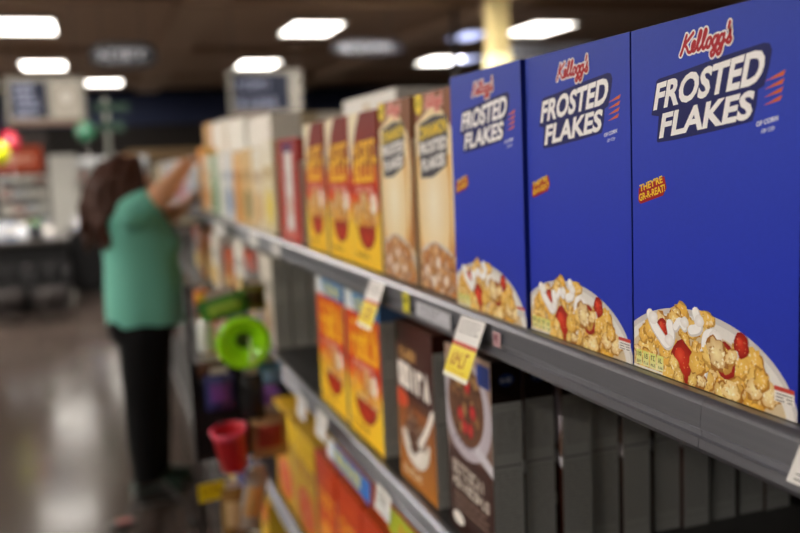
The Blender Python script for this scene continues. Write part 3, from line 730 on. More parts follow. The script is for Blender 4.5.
def pouch(name, loc, w, h, d, c, lab, c2=None, rz=0., rx=0., ry=0., cat='packet', seed=0):
    rng = random.Random(seed + 300); r = empty(name, loc, lab, cat, 'goods hanging on the wire rack', rot=(rx, ry, rz))
    mb = MB(); NX, NZ = 8, 10
    for sg in (-1, 1):
        v = []; f = []
        for j in range(NZ + 1):
            for i in range(NX + 1):
                x = -w / 2 + w * i / NX; z = -h + h * j / NZ; a_ = (1 - abs(2 * i / NX - 1) ** 2.4) * (1 - abs(2 * j / NZ - 1) ** 3)
                v.append((x, sg * d / 2 * a_ * (1 + rng.uniform(-.12, .12)), z))
        for j in range(NZ):
            for i in range(NX):
                q = j * (NX + 1) + i; f.append([q, q + 1, q + NX + 2, q + NX + 1])
        mb.add(v, f, None, True)
    po = mb.build('pouch', mat('pack_' + c.strip('#'), c, .35, var=.25, scale=30), r)
    if c2:
        v = []; f = []
        for j in range(7):
            for i in range(7):
                x = -w * .34 + w * .68 * i / 6; z = -h * .75 + h * .5 * j / 6
                a_ = (1 - abs(2 * x / w) ** 2.4) * (1 - abs(2 * (z + h) / h - 1) ** 3); v.append((x, -d / 2 * a_ * 1.13 - .001, z))
        for j in range(6):
            for i in range(6):
                q = j * 7 + i; f.append([q, q + 1, q + 8, q + 7])
        MB().add(v, f, None, True).build('print', mat('ink_' + c2.strip('#'), c2, .4, var=.3, scale=40), po)
    MB().box((-w * .3, -.001, -.001), (w * .3, .001, .018)).build('hang_tab', mat('hang_tab_card', '#b8b4ac', .5), r)
    return r
D_ = math.radians
pouch('snack_packet', (0.266, RY - 0.058, 1.268), 0.115, 0.054, 0.023, '#3f8a34', 'green packet tilted above the lime bowl', '#9cc84c', ry=D_(-12), seed=1)
pouch('snack_packet', (0.350, RY - 0.039, 1.287), 0.058, 0.065, 0.023, '#6a6a24', 'olive patterned packet at the upper right of the wire rack', '#3e3414', seed=2)
pouch('snack_packet', (0.223, RY - 0.039, 1.287), 0.039, 0.039, 0.023, '#d8783c', 'small orange packet at the upper left of the wire rack', '#e8c43c', seed=3)
rb = empty('squeeze_bottle', (.227, RY - .046, 1.133), 'white bottle hanging left of the lime bowl', 'bottle')
MB().lathe([(0, 0), (.0185, 0), (.021, .005), (.021, .058), (.017, .073), (.0092, .0816), (.0085, .0893), (0, .0893)], 20).build('bottle_body', mat('white_plastic', '#d4dbd4', .3), rb)
MB().lathe([(0, .09), (.0096, .09), (.0096, .1016), (.0046, .108), (0, .108)], 16).build('cap', mat('teal_plastic', '#2f7a70', .35), rb)
pouch('snack_packet', (0.233, RY - 0.039, 1.106), 0.065, 0.039, 0.023, '#4a2c18', 'dark brown packet under the white bottle', seed=4)
pouch('toy_packet', (0.250, RY - 0.054, 1.076), 0.073, 0.092, 0.027, '#33366e', 'purple blue packet on the left of the wire rack', '#6a3c8c', seed=5)
pouch('toy_packet', (0.373, RY - 0.054, 1.091), 0.065, 0.058, 0.027, '#4a84b4', 'light blue packet on the right of the wire rack', '#88b8dc', seed=6)
pouch('tool_packet', (0.327, RY - 0.065, 1.068), 0.058, 0.115, 0.031, '#18191c', 'black packet hanging under the lime bowl', seed=7)
pouch('snack_packet', (0.366, RY - 0.046, 0.96), 0.092, 0.115, 0.027, '#b89468', 'tan packet with red print beside the red cup', '#a83c30', seed=8)
rc = empty('plastic_cup', (.272, RY - .066, 0.835), 'red plastic cup hanging low on the wire rack', 'cup', rot=(D_(8), D_(-6), 0))
MB().lathe([(0, 0), (.028, 0), (.032, .003), (.0416, .1), (.0447, .103), (.0447, .107), (.0393, .107), (.037, .1), (.029, .006), (0, .006)], 28).build('cup_body', mat('red_plastic', '#c4202c', .35), rc)
MB().lathe([(.0405, .092), (.0455, .104), (.0462, .108), (.040, .1085), (.0385, .1)], 28).build('rim', mat('pink_edge_highlight', '#e0506c', .35), rc)  # pink highlight along the cup edge, painted as a rim
pouch('snack_packet', (0.331, RY - 0.054, 0.814), 0.058, 0.154, 0.023, '#a8a49c', 'silver grey packet low on the wire rack', '#c89a5c', ry=D_(14), seed=9)
pouch('snack_packet', (0.266, RY - 0.046, 0.779), 0.062, 0.131, 0.023, '#8a6a34', 'gold brown packet low on the wire rack', '#c8b084', seed=10)
ya = Art(.085, .06, '#d8c414'); _y = random.Random(9); ya.glyphs(.012, .03, .06, .016, 4, '#8a5a14', _y, hw=.002); ya.bars(.01, .02, .065, .006, 2, '#8a6a14', _y)
tagcard('yellow sale tag at the foot of the wire rack', [(.181, 2.156, 0.798), (.246, 2.156, 0.802), (.181, 2.156, 0.752)], ya)

# ------------------------------------------------------------------ the woman
def woman(loc):
    R = empty('person', loc, 'woman with long auburn hair in teal shirt and black trousers reaching to the top shelf', 'person')
    SK = mat('skin', '#d29c78', .5, var=.08, scale=8); TE = mat('teal_jersey', '#66b09e', .8, var=.12, scale=5, bump=.15); BK = mat('black_cotton', '#050507', .9, spec=.2, var=.2); HR = mat('auburn_hair', '#43251a', .65, var=.35, spec=.25, scale=14, stretch=(1, 1, .12))
    # x forward (to the shelf), y to her left, z up; origin between the feet
    b = MB()
    b.cap((-.03, 0, 1.34), (-.05, 0, 1.46), .062, .056)                      # neck
    b.ball((-.045, 0, 1.545), (.096, .078, .118), n=18)                      # skull
    b.ball((.005, 0, 1.500), (.060, .058, .072), n=14)                       # face and jaw
    b.cap((.055, 0, 1.548), (.075, 0, 1.515), .011, .016)                    # nose
    b.ball((.058, 0, 1.478), (.014, .024, .010)); b.ball((.050, 0, 1.447), (.02, .022, .016))
    for s in (-1, 1):
        b.ball((-.045, s * .079, 1.535), (.020, .010, .032)); b.ball((.042, s * .034, 1.52), (.026, .024, .02))
    for z, xc, xr, yr in ((.9, .0, .15, .17), (1.05, .0, .145, .165), (1.2, .0, .145, .16), (1.32, -.01, .12, .17)): b.ball((xc, 0, z), (xr, yr, .12), n=16)
    AR = {-1: [(-.02, -.185, 1.385), (.105, -.235, 1.465), (.230, -.20, 1.600)], 1: [(-.02, .185, 1.375), (.145, .16, 1.345), (.238, .06, 1.400)]}
    HD = {-1: (.318, -.185, 1.63), 1: (.275, .02, 1.44)}
    for s in (-1, 1):
        a = AR[s]; b.cap((-.03, s * .1, 1.37), a[0], .078, .07); b.cap(a[0], a[1], .068, .056); b.cap(a[1], a[2], .055, .031)
        w = Vector(a[2]); t = Vector(HD[s]); d = (t - w).normalized(); side = d.cross(Vector((0, 0, 1))).normalized(); up = side.cross(d).normalized()
        kn = w + d * .085
        for q in (-.026, -.009, .009, .026): b.cap(w + side * q * .6, kn + side * q, .016, .013, 8)
        for q, L in ((-.029, .055), (-.0095, .072), (.0095, .078), (.029, .066)):
            p0 = kn + side * q; p1 = p0 + d * L * .5 - up * .006; p2 = p1 + d * L * .34 - up * .02
            b.cap(p0, p1, .0098, .009, 8); b.cap(p1, p2, .009, .0078, 8)
        th0 = w + d * .03 + side * (-.024); th1 = th0 + side * (-.028) + d * .03 - up * .012; th2 = th1 + d * .03 - up * .012
        b.cap(th0, th1, .014, .011, 8); b.cap(th1, th2, .011, .0085, 8)
    LX = {-1: -.045, 1: .012}                                                 # stance: near foot set back
    for s in (-1, 1):
        x = LX[s]; b.cap((.0, s * .09, .88), (x, s * .085, .48), .10, .06); b.cap((x, s * .085, .48), (x, s * .08, .10), .056, .036); b.cap((x - .03, s * .08, .045), (x + .10, s * .085, .04), .036, .03)
    body = fused(b, 'body', SK, R, .0065, 2)
    # clothing
    t = MB()
    rings = [(.845, .005, .185, .205), (.90, .005, .188, .21), (.98, .008, .19, .207), (1.06, .008, .185, .197), (1.14, .005, .176, .188), (1.22, .004, .178, .187), (1.29, -.006, .176, .19), (1.35, -.022, .155, .188), (1.40, -.038, .125, .15), (1.435, -.038, .08, .09)]
    v = []; f = []; n = 32
    for z, xc, xr, yr in rings:
        for k in range(n):
            q = 2 * PI * k / n; c, s_ = math.cos(q), math.sin(q); e = .86
            v.append((xc + xr * math.copysign(abs(c) ** e, c), yr * math.copysign(abs(s_) ** e, s_), z + (.004 * math.sin(3 * q) if z < .86 else 0)))
    for i in range(len(rings) - 1):
        for k in range(n): f.append([i * n + k, i * n + (k + 1) % n, (i + 1) * n + (k + 1) % n, (i + 1) * n + k])
    f.append(list(range(n))[::-1]); f.append([(len(rings) - 1) * n + k for k in range(n)]); t.add(v, f, None, True)
    for s in (-1, 1):
        a = AR[s]; A0, A1 = Vector(a[0]), Vector(a[1]); t.cap((-.03, s * .11, 1.36), A0, .082, .08); t.cap(A0, A0 + (A1 - A0) * .5, .084, .074)
        t.ball((.115, s * .075, 1.225), (.075, .08, .075), n=14)
    for z, x in ((1.0, .155), (1.08, .15), (.93, .15)): t.cap((x, -.09, z), (x, .09, z + .005), .03, .03)
    fused(t, 't_shirt', TE, R, .009, 3)
    p = MB()
    p.ball((-.005, 0, .87), (.172, .19, .13), n=20); p.ball((-.06, -.075, .84), (.12, .11, .12), n=16); p.ball((-.06, .075, .84), (.12, .11, .12), n=16)
    for s in (-1, 1):
        x = LX[s]
        p.cap((-.01, s * .095, .80), (x * .5, s * .092, .66), .13, .118); p.cap((x * .5, s * .092, .66), (x, s * .088, .46), .118, .090)
        p.cap((x, s * .088, .46), (x - .005, s * .085, .32), .090, .086); p.cap((x - .005, s * .085, .32), (x - .01, s * .084, .10), .086, .068)
    fused(p, 'trousers', BK, R, .01, 3)
    for s in (-1, 1):
        x = LX[s]; h = MB(); h.cap((x - .045, s * .084, .05), (x + .03, s * .085, .048), .047, .048); h.cap((x + .03, s * .085, .044), (x + .13, s * .088, .036), .046, .034); h.box((x - .088, s * .085 - .044, .001), (x + .155, s * .085 + .044, .02), bev=.006)
        fused(h, 'shoe', mat('dark_teal_shoe', '#16332c', .6, var=.2), R, .006, 2)
    # hair: scalp mass plus locks
    rng = random.Random(2); h = MB()
    h.ball((-.065, 0, 1.555), (.103, .098, .105), n=20); h.ball((-.105, 0, 1.48), (.085, .11, .13), n=18); h.ball((-.13, 0, 1.38), (.07, .105, .12), n=16)
    h.cap((.005, -.05, 1.62), (.02, -.083, 1.50), .035, .028); h.cap((.005, .05, 1.62), (.02, .083, 1.50), .035, .028)
    for k in range(70):
        an = rng.uniform(.32 * PI, 1.68 * PI); rad = rng.uniform(.85, 1.05)
        x0, y0 = -.055 + .10 * rad * math.cos(an), .095 * rad * math.sin(an)
        zt = 1.63 - rng.uniform(0, .05); L = rng.uniform(.26, .40); out = rng.uniform(.02, .055); ph = rng.uniform(0, 6)
        pts = []
        for i in range(7):
            q = i / 6; pts.append((x0 + (out * q + .03 * math.sin(PI * q)) * math.cos(an) - .045 * q + .010 * math.sin(9 * q + ph), y0 + (out * q + .02 * math.sin(PI * q)) * math.sin(an) + .010 * math.cos(8 * q + ph), zt - L * q))
        h.tube(pts, [.014, .019, .02, .019, .017, .013, .006], 7)
    fused(h, 'hair', HR, R, .008, 1)
    for s in (-1, 1):
        e = MB(); e.ball((.0605, s * .032, 1.527), (.010, .012, .008)); e.build('eye', mat('eye_white', '#e6dfd8', .2), body)
    return R
woman((.180, 4.40, 0))

# ------------------------------------------------------------------ low stocking dolly on the floor near her feet
r = empty('stocking_dolly', (.13, 3.92, 0), 'low dark metal dolly on the floor near the feet of the woman', 'dolly', rz=D_(6))
DM = mat('dolly_metal', '#2a2624', .45, .4)
MB().tube([(-.13, -.09, .075), (-.02, .30, .085), (.10, .30, .085), (.15, -.09, .075)], .011, 8).build('frame', DM, r)
MB().box((-.06, .05, .07), (.12, .075, .084)).build('cross_bar', DM, r); MB().box((-.02, .2, .07), (.105, .225, .086)).build('cross_bar', DM, r)
MB().box((-.2, -.115, .055), (-.09, -.06, .085), bev=.006).build('end_block', DM, r)
MB().box((-.17, -.117, .0865), (-.105, -.062, .092), bev=.002).build('red_pad', mat('red_rubber', '#7a2a20', .6), r)
for x, y in ((-.145, -.09), (.15, -.09), (-.02, .29), (.10, .29)):
    M = Matrix.Translation((x, y, .03)) @ Matrix.Rotation(PI / 2, 4, 'Y')
    MB().lathe([(0, -.011), (.024, -.011), (.029, -.006), (.029, .006), (.024, .011), (0, .011)], 18, M).build('caster_wheel', mat('black_rubber', '#121212', .6), r)

# ------------------------------------------------------------------ the room
def struct(name, mb, m):
    o = mb.build(name, m); o['kind'] = 'structure'; return o
def floor_mat():
    m = bpy.data.materials.new('polished_floor'); m.use_nodes = True; nt = m.node_tree; n = nt.nodes; l = nt.links; b = n['Principled BSDF']
    tc = n.new('ShaderNodeTexCoord'); no = n.new('ShaderNodeTexNoise'); no.inputs['Scale'].default_value = 1.3; no.inputs['Detail'].default_value = 6
    l.new(tc.outputs['Object'], no.inputs['Vector'])
    br = n.new('ShaderNodeTexBrick'); br.inputs['Scale'].default_value = 1.; br.offset = 0; br.inputs['Mortar Size'].default_value = .004; br.inputs['Brick Width'].default_value = .61; br.inputs['Row Height'].default_value = .61
    br.inputs['Color1'].default_value = (*lin('#483f3a'), 1); br.inputs['Color2'].default_value = (*lin('#433a36'), 1); br.inputs['Mortar'].default_value = (*lin('#3a332f'), 1)
    l.new(tc.outputs['Object'], br.inputs['Vector'])
    mx = n.new('ShaderNodeMix'); mx.data_type = 'RGBA'; mx.blend_type = 'MULTIPLY'; mx.inputs[0].default_value = .6
    rp = n.new('ShaderNodeValToRGB'); rp.color_ramp.elements[0].color = (.6, .6, .6, 1); rp.color_ramp.elements[1].color = (1, 1, 1, 1)
    l.new(no.outputs['Fac'], rp.inputs[0]); l.new(br.outputs['Color'], mx.inputs[6]); l.new(rp.outputs['Color'], mx.inputs[7]); l.new(mx.outputs[2], b.inputs['Base Color'])
    mr = n.new('ShaderNodeMapRange'); mr.inputs[3].default_value = .10; mr.inputs[4].default_value = .22; l.new(no.outputs['Fac'], mr.inputs[0]); l.new(mr.outputs[0], b.inputs['Roughness'])
    b.inputs['Specular IOR Level'].default_value = .4
    return m
struct('floor', MB().box((-14, -6, -.1), (20, 30, 0)), floor_mat())
def ceil_mat():
    m = bpy.data.materials.new('ceiling_deck'); m.use_nodes = True; nt = m.node_tree; n = nt.nodes; l = nt.links; b = n['Principled BSDF']
    tc = n.new('ShaderNodeTexCoord'); w = n.new('ShaderNodeTexWave'); w.bands_direction = 'Y'; w.inputs['Scale'].default_value = 1.1; w.inputs['Distortion'].default_value = .3
    l.new(tc.outputs['Object'], w.inputs['Vector'])
    rp = n.new('ShaderNodeValToRGB'); rp.color_ramp.elements[0].color = (*lin('#b89e88'), 1); rp.color_ramp.elements[1].color = (*lin('#c4aa94'), 1)
    l.new(w.outputs['Fac'], rp.inputs[0]); l.new(rp.outputs['Color'], b.inputs['Base Color']); b.inputs['Roughness'].default_value = .8
    return m
struct('ceiling', MB().box((-14, -6, 3.85), (20, 30, 3.95)), ceil_mat())
WALLM = mat('store_wall', '#4a443f', .8)
struct('wall_left', MB().box((-14.1, -6, 0), (-14, 30, 3.85)), WALLM); struct('wall_right', MB().box((20, -6, 0), (20.1, 30, 3.85)), WALLM)
struct('wall_back', MB().box((-14, 26, 0), (20, 26.1, 3.85)), mat('back_wall_dark', '#26211f', .8)); struct('wall_front', MB().box((-14, -6.1, 0), (20, -6, 3.85)), WALLM)
struct('trim_1', MB().box((-14, 25.85, 2.85), (20, 25.99, 3.72)), mat('navy_fascia', '#1c2b52', .6))
struct('trim_2', MB().box((.9, 25.6, 1.85), (9, 25.84, 2.15)), mat('wood_fascia', '#9a7d58', .6, stretch=(1, 8, 8)))
BEAM = mat('ceiling_beam_paint', '#c0a892', .8)
struct('trim_3', MB().box((1.25, -4, 3.72), (1.85, 25.8, 3.849)), BEAM); struct('trim_4', MB().box((5.4, -4, 3.62), (5.8, 25.8, 3.849)), BEAM)
for i, y in enumerate((7.2, 11.9, 17.1, 22.0)):
    struct(f'trim_{5 + i}', MB().box((-13.9, y, 3.70), (19.9, y + .16, 3.849)), mat('ceiling_joist', '#a68e7a', .8))

# ---- ceiling lights
LP = mat('light_diffuser', '#ffffff', .5, emit=('#fff8ee', 5.)); LF = mat('light_frame', '#b8b4ae', .5)
LW = {-9.4: 'far left', -5.1: 'left', -.8: 'left of the aisle', 3.6: 'above the next aisle', 7.85: 'right', 12.2: 'far right'}
def clight(x, y, lab, grp, w=.82, l=1.3, m=LP):
    r = empty('ceiling_light', (x, y, 3.78), lab, 'ceiling light', grp)
    f = MB(); f.box((-w / 2 - .04, -l / 2 - .04, 0), (-w / 2, l / 2 + .04, .065)); f.box((w / 2, -l / 2 - .04, 0), (w / 2 + .04, l / 2 + .04, .065)); f.box((-w / 2, -l / 2 - .04, 0), (w / 2, -l / 2, .065)); f.box((-w / 2, l / 2, 0), (w / 2, l / 2 + .04, .065)); f.build('frame', LF, r)
    MB().box((-w / 2, -l / 2, .012), (w / 2, l / 2, .04)).build('diffuser', m, r)
    MB().box((-w / 2, -l / 2, .041), (w / 2, l / 2, .07)).build('housing', LF, r)
LABS = {(-.8, 14.6): 'bright ceiling light at the upper left corner of the photo', (-.8, 19.7): 'bright ceiling light just above the left hanging sign', (3.6, 14.6): 'bright ceiling light over the middle of the photo, nearer of its pair',
        (3.6, 19.7): 'bright ceiling light over the right hanging sign', (7.75, 14.4): 'large bright ceiling light right of the beige column', (7.75, 19.2): 'bright ceiling light left of the thin dark pole', (.42, 23.4): 'bright ceiling light above the green sign post'}
for (x, y), lab in LABS.items(): clight(x, y, lab, 'bright ceiling lights in view')
clight(6.75, 15.3, 'dim bluish ceiling light between the thin pole and the column', 'dim bluish ceiling lights', .5, 1.0, mat('dim_diffuser', '#dfe4ff', .5, emit=('#c8d0ff', 1.1)))
clight(8.25, 18.9, 'dim bluish ceiling light low beside the column', 'dim bluish ceiling lights', .5, 1.0, MATS['dim_diffuser'])
LO = mat('strong_diffuser', '#ffffff', .5, emit=('#fff6ea', 58.)); LN = mat('fill_soft_diffuser', '#ffffff', .5, emit=('#fff6ea', 4.))
LC = mat('fill_low_diffuser', '#ffffff', .5, emit=('#fff6ea', 7.)); LB = mat('mid_diffuser', '#ffffff', .5, emit=('#fff6ea', 34.))
for x, y, m_ in ((-5.1, .0, LO), (-5.1, 4.6, LO), (-5.1, 9.6, LO), (-9.4, 9.6, LO), (-5.1, 14.6, LO), (-5.1, 19.6, LO), (-.8, 9.6, LB), (3.6, 9.6, LO), (-.8, -4.4, LN), (-3.4, -4.2, LC)):  # last two, behind the camera, are added to brighten the end panels
    clight(x, y, 'unseen overhead light set to brighten the store', 'ceiling lights out of view', m=m_)

# ---- hanging signs
SG = mat('sign_frame', '#66635c', .5); NV = '#0e1428'
def rods(r, xs, z0, z1):
    for x in xs: MB().tube([(x, 0, z0), (x, 0, z1)], .006, 6).build('rod', mat('sign_rod', '#4a4642', .5), r)
def aisle_sign(x, y, z, W, H, split, lab, seed):
    r = empty('aisle_sign', (x, y, z), lab, 'hanging sign', 'framed hanging aisle signs'); rng = random.Random(seed)
    MB().box((-W / 2, 0, 0), (W / 2, .04, H), bev=.005).build('board', SG, r)
    a = Art(W * split - .1, H - .16, NV); n = 5 if split < .8 else 2
    for i in range(n): a.glyphs(.05, (H - .16) * (1 - (i + .85) / n), (W * split - .2) * rng.uniform(.6, .95), (H - .16) / n * .5, 8, '#7c8298', rng, hw=.008)
    mb = MB(); a.mesh(mb, lambda u, v, e: (-W / 2 + .06 + u, -e, .1 + v), eps=.001, step=2e-4); mb.build('navy_panel', PRINT, r)
    if split < .9:
        a = Art(W * (1 - split) - .08, H - .14, '#8a867e'); a.ell(a.w * .5, a.h * .55, a.w * .28, a.h * .26, '#7c7872', n=24); a.ell(a.w * .5, a.h * .55, a.w * .18, a.h * .17, '#a8a49c', n=24)
        mb = MB(); a.mesh(mb, lambda u, v, e: (-W / 2 + W * split + .02 + u, -e, .09 + v), eps=.001, step=2e-4); mb.build('emblem_panel', PRINT, r)
    MB().box((-W / 2 + .03, -.004, .015), (W / 2 - .03, -.0005, .06)).build('lower_strip', mat('brown_strip', '#5a3c2c', .6), r)
    rods(r, (-W / 2 + .08, W / 2 - .08), H, 3.845 - z)
aisle_sign(-.5, 12, 2.19, .94, .60, .56, 'framed hanging sign with navy panel and pale emblem at the left', 3)
aisle_sign(2.28, 12, 2.22, 1.0, .64, .86, 'framed hanging sign with navy panel above the pale boxes', 4)
def oval_sign(x, y, z, W, H, lab, seed, c=NV, ink='#c4c8d4', n=9):
    r = empty('oval_sign', (x, y, z), lab, 'hanging sign', 'oval hanging signs'); rng = random.Random(seed); a = MB(); k = 40
    pts = [(W / 2 * math.copysign(abs(math.cos(t)) ** .55, math.cos(t)), H / 2 * math.copysign(abs(math.sin(t)) ** .8, math.sin(t))) for t in [2 * PI * q / k for q in range(k)]]
    a.add([(p[0], 0, p[1]) for p in pts] + [(p[0], .04, p[1]) for p in pts], [[q, (q + 1) % k, k + (q + 1) % k, k + q] for q in range(k)] + [list(range(k)), list(range(k, 2 * k))[::-1]]); a.build('board', mat('navy_sign_' + c.strip('#'), c, .6), r)
    A = Art(W * .76, H * .44, c); A.glyphs(0, 0, A.w, A.h * .9, n, ink, rng, hw=.016); mb = MB()
    for L in A.L:
        for p in L: mb.add([(-A.w / 2 + q[0], -.003, -A.h / 2 + q[1]) for q in p], [list(range(len(p)))], tuple(p[0][2:5]))
    mb.build('lettering', PRINT, r); rods(r, (-W * .3, W * .3), H * .42, 3.845 - z)
oval_sign(3.76, 12, 3.155, 1.05, .22, 'oval navy hanging sign with white lettering in the middle', 5)
oval_sign(.48, 12.2, 3.08, .85, .34, 'dark oval hanging sign with one white word at the left', 6, '#12141c', n=5)
# long pale sign beneath the right-hand light
r = empty('banner_sign', (6.75, 12.3, 3.00), 'long whitish hanging banner right of the beige column', 'hanging sign')
A = Art(1.7, .26, '#dfe4f2'); A.glyphs(.1, .06, 1.5, .13, 12, '#98a4c8', random.Random(8), hw=.014); mb = MB(); A.mesh(mb, lambda u, v, e: (-.85 + u, -e, v), eps=.001, step=2e-4); mb.build('printed_face', PRINT, r)
MB().box((-.85, 0, 0), (.85, .03, .26)).build('board', mat('white_board_glow', '#dde2ee', .5, emit=('#dde4ff', .35)), r); rods(r, (-.7, .7), .26, .845)  # board given a faint glow for the light reflecting off it

# ---- columns and poles
r = empty('support_column', (5.28, 11, 0), 'beige square column rising behind the blue boxes', 'column')
MB().box((-.13, -.13, .15), (.13, .13, 3.84), bev=.01).build('shaft', mat('beige_paint', '#cdbb86', .6), r); MB().box((-.17, -.17, 0), (.17, .17, .15), bev=.01).build('base', mat('dark_base', '#3a3530', .6), r)
MB().box((-.145, -.145, 2.05), (.145, .145, 2.92), bev=.01).build('lit_band', mat('lit_column_glow', '#efe7b4', .6, emit=('#efe6b0', .25)), r)  # lit stretch of the column, put in as a paler glowing sleeve
r = empty('thin_pole', (5.08, 12, 0), 'thin dark pole left of the beige column', 'pole')
MB().tube([(0, 0, .02), (0, 0, 3.84)], .045, 14).build('shaft', mat('dark_pole', '#1e1c1e', .5), r); MB().lathe([(0, 0), (.16, 0), (.16, .015), (.05, .03), (0, .03)], 24).build('base_plate', MATS['dark_pole'], r)
r = empty('column', (4.55, 22, 0), 'grey column far behind the middle oval sign', 'column')
MB().box((-.2, -.2, .1), (.2, .2, 3.84), bev=.01).build('shaft', mat('grey_column', '#5e544c', .7), r); MB().box((-.24, -.24, 0), (.24, .24, .1)).build('base', MATS['dark_base'], r)
# green sign post
r = empty('sign_post', (.235, 13.6, 0), 'white post with two green sign boards left of the woman', 'sign post')
MB().tube([(0, 0, .02), (0, 0, 2.66)], .032, 12).build('post', mat('white_post', '#94988f', .5), r); MB().lathe([(0, 0), (.2, 0), (.2, .02), (.04, .04), (0, .04)], 24).build('base_plate', MATS['white_post'], r)
MB().box((-.17, -.05, 2.44), (.32, -.033, 2.56), bev=.006).build('sign_board', mat('green_sign', '#2c4c40', .5), r); MB().box((-.12, -.05, 2.16), (.24, -.033, 2.30), bev=.006).build('sign_board', MATS['green_sign'], r)

# ---- balloons
def balloon(loc, rad, c, lab, tie):
    r = empty('balloon', loc, lab, 'balloon', 'floating balloons at the left'); m = mat('balloon_' + c.strip('#'), c, .12, coat=.5, var=.1)
    MB().lathe([(rad * math.sin(t) * (1 + .06 * math.cos(t)), -rad * 1.12 * math.cos(t)) for t in [PI * q / 16 for q in range(17)]], 24).build('skin', m, r)
    MB().lathe([(.004, -rad * 1.12), (.016, -rad * 1.12 - .03), (0, -rad * 1.12 - .03)], 10).build('knot', m, r); MB().tube([(0, 0, -rad * 1.12 - .03), (.02, .01, -rad - .4), tie], .003, 5).build('string', mat('ribbon', '#c8c4c0', .5), r)
balloon((-.06, 12.0, 2.10), .125, '#2f6a50', 'shiny green balloon beside the sign post', (.05, .1, -1.26)); balloon((-1.03, 11.2, 1.85), .13, '#c8cc20', 'yellow balloon at the left edge of the photo', (.0, .1, -1.01)); balloon((-.93, 11.6, 1.98), .12, '#c8324c', 'red balloon behind the yellow one at the left edge', (-.05, -.2, -1.14))

# ---- checkout counters and far goods
CT = mat('counter_black', '#0d0d0f', .75, spec=.2); TOPM = mat('counter_top', '#3a3634', .35)
def counter(x, y, W, D, H, lab):
    r = empty('checkout_counter', (x, y, 0), lab, 'checkout counter', 'dark checkout counters at the left')
    MB().box((-W / 2, -D / 2, .08), (W / 2, D / 2, H - .04), bev=.01).build('cabinet', CT, r); MB().box((-W / 2 - .03, -D / 2 - .03, H - .04), (W / 2 + .03, D / 2 + .03, H), bev=.008).build('counter_top', TOPM, r)
    MB().box((-W / 2 + .05, -D / 2 + .05, 0), (W / 2 - .05, D / 2 - .05, .08)).build('plinth', mat('plinth_black', '#0c0c0d', .6), r)
    return r
counter(-.82, 11.3, .9, 1.1, .84, 'dark checkout counter at the left edge of the photo'); counter(-.02, 12.6, .72, 1.2, .86, 'dark checkout counter behind the back of the woman'); counter(-2.4, 12.2, .9, 1.6, .86, 'dark checkout counter beyond the left edge')
def wirebin(x, y, lab, H=.6):
    r = empty('basket_stand', (x, y, 0), lab, 'basket stand', 'wire basket stands by the checkouts'); mb = MB()
    for k in range(8):
        t = 2 * PI * k / 8; mb.tube([(.19 * math.cos(t), .19 * math.sin(t), .12), (.23 * math.cos(t), .23 * math.sin(t), H)], .006, 6)
    mb.build('wires', WIRE, r)
    for z, q in ((.12, .19), (.36, .21), (H, .23)): MB().tube([(q * math.cos(t), q * math.sin(t), z) for t in [2 * PI * k / 20 for k in range(21)]], .008, 6).build('ring', WIRE, r)
    for k in range(3):
        t = 2 * PI * k / 3 + .4; MB().tube([(.17 * math.cos(t), .17 * math.sin(t), .13), (.2 * math.cos(t), .2 * math.sin(t), .0)], .01, 6).build('leg', WIRE, r)
    MB().lathe([(0, .125), (.18, .125), (.2, .3), (.17, .34), (0, .36)], 20).build('liner', mat('bin_liner', '#241d1c', .7), r)
wirebin(-.98, 10.3, 'dark wire basket stand at the left edge in front of the counter'); wirebin(-.55, 10.2, 'dark wire basket stand right of the other one')
def item(x, y, z, kind, s, c, lab):
    r = empty('bottle' if kind == 'b' else 'carton' if kind == 'c' else 'pot', (x, y, z), lab, 'bottle' if kind == 'b' else 'carton' if kind == 'c' else 'pot', 'goods on and behind the checkouts'); m = mat('goods_' + c.strip('#'), c, .4)
    if kind == 'b':
        MB().lathe([(0, 0), (s * .3, 0), (s * .32, s * .05), (s * .32, s * .6), (s * .13, s * .82), (s * .12, s * .9), (0, s * .9)], 16).build('bottle_body', m, r); MB().lathe([(0, s * .9), (s * .14, s * .9), (s * .14, s), (0, s)], 12).build('cap', LF, r)
    elif kind == 'c':
        MB().box((-s * .35, -s * .2, 0), (s * .35, s * .2, s), bev=.004).build('carton', m, r); MB().box((-s * .3, -s * .2 - .002, s * .3), (s * .3, -s * .2 - .0005, s * .8)).build('print', mat('goods_print', '#e8e4dc', .5), r)
    else:
        MB().lathe([(0, 0), (s * .35, 0), (s * .5, s * .6), (s * .45, s * .62), (0, s * .55)], 18).build('pot_body', m, r); MB().ball((0, 0, s * .75), (s * .42, s * .42, s * .3)).build('contents', mat('goods_green', '#4c6a4c', .7), r)
GI = [(-1.1, 'b', .24, '#a8acb8', 'grey bottle on the left checkout counter'), (-.98, 'c', .2, '#8c9ab4', 'greyish blue carton on the left checkout counter'), (-.84, 'b', .2, '#c8ccd4', 'pale bottle on the left checkout counter'), (-.70, 'p', .22, '#3a3c44', 'dark pot on the left checkout counter'), (-.56, 'c', .16, '#9c9ca4', 'grey carton at the right end of the left counter')]
for i, (x, k_, s, c, lab) in enumerate(GI): item(x, 11.05 + .1 * (i % 2), .84, k_, s, c, lab)
GI = [(-.26, 'c', .14, '#b4bcd4', 'small pale blue carton on the counter behind the woman'), (-.12, 'b', .26, '#c4cce4', 'pale blue bottle on the counter behind the woman'), (.03, 'c', .13, '#c8d0e0', 'whitish carton on the counter behind the woman'), (.16, 'c', .16, '#a4acc8', 'lavender carton on the counter behind the woman')]
for i, (x, k_, s, c, lab) in enumerate(GI): item(x, 12.3 + .12 * (i % 2), .86, k_, s, c, lab)
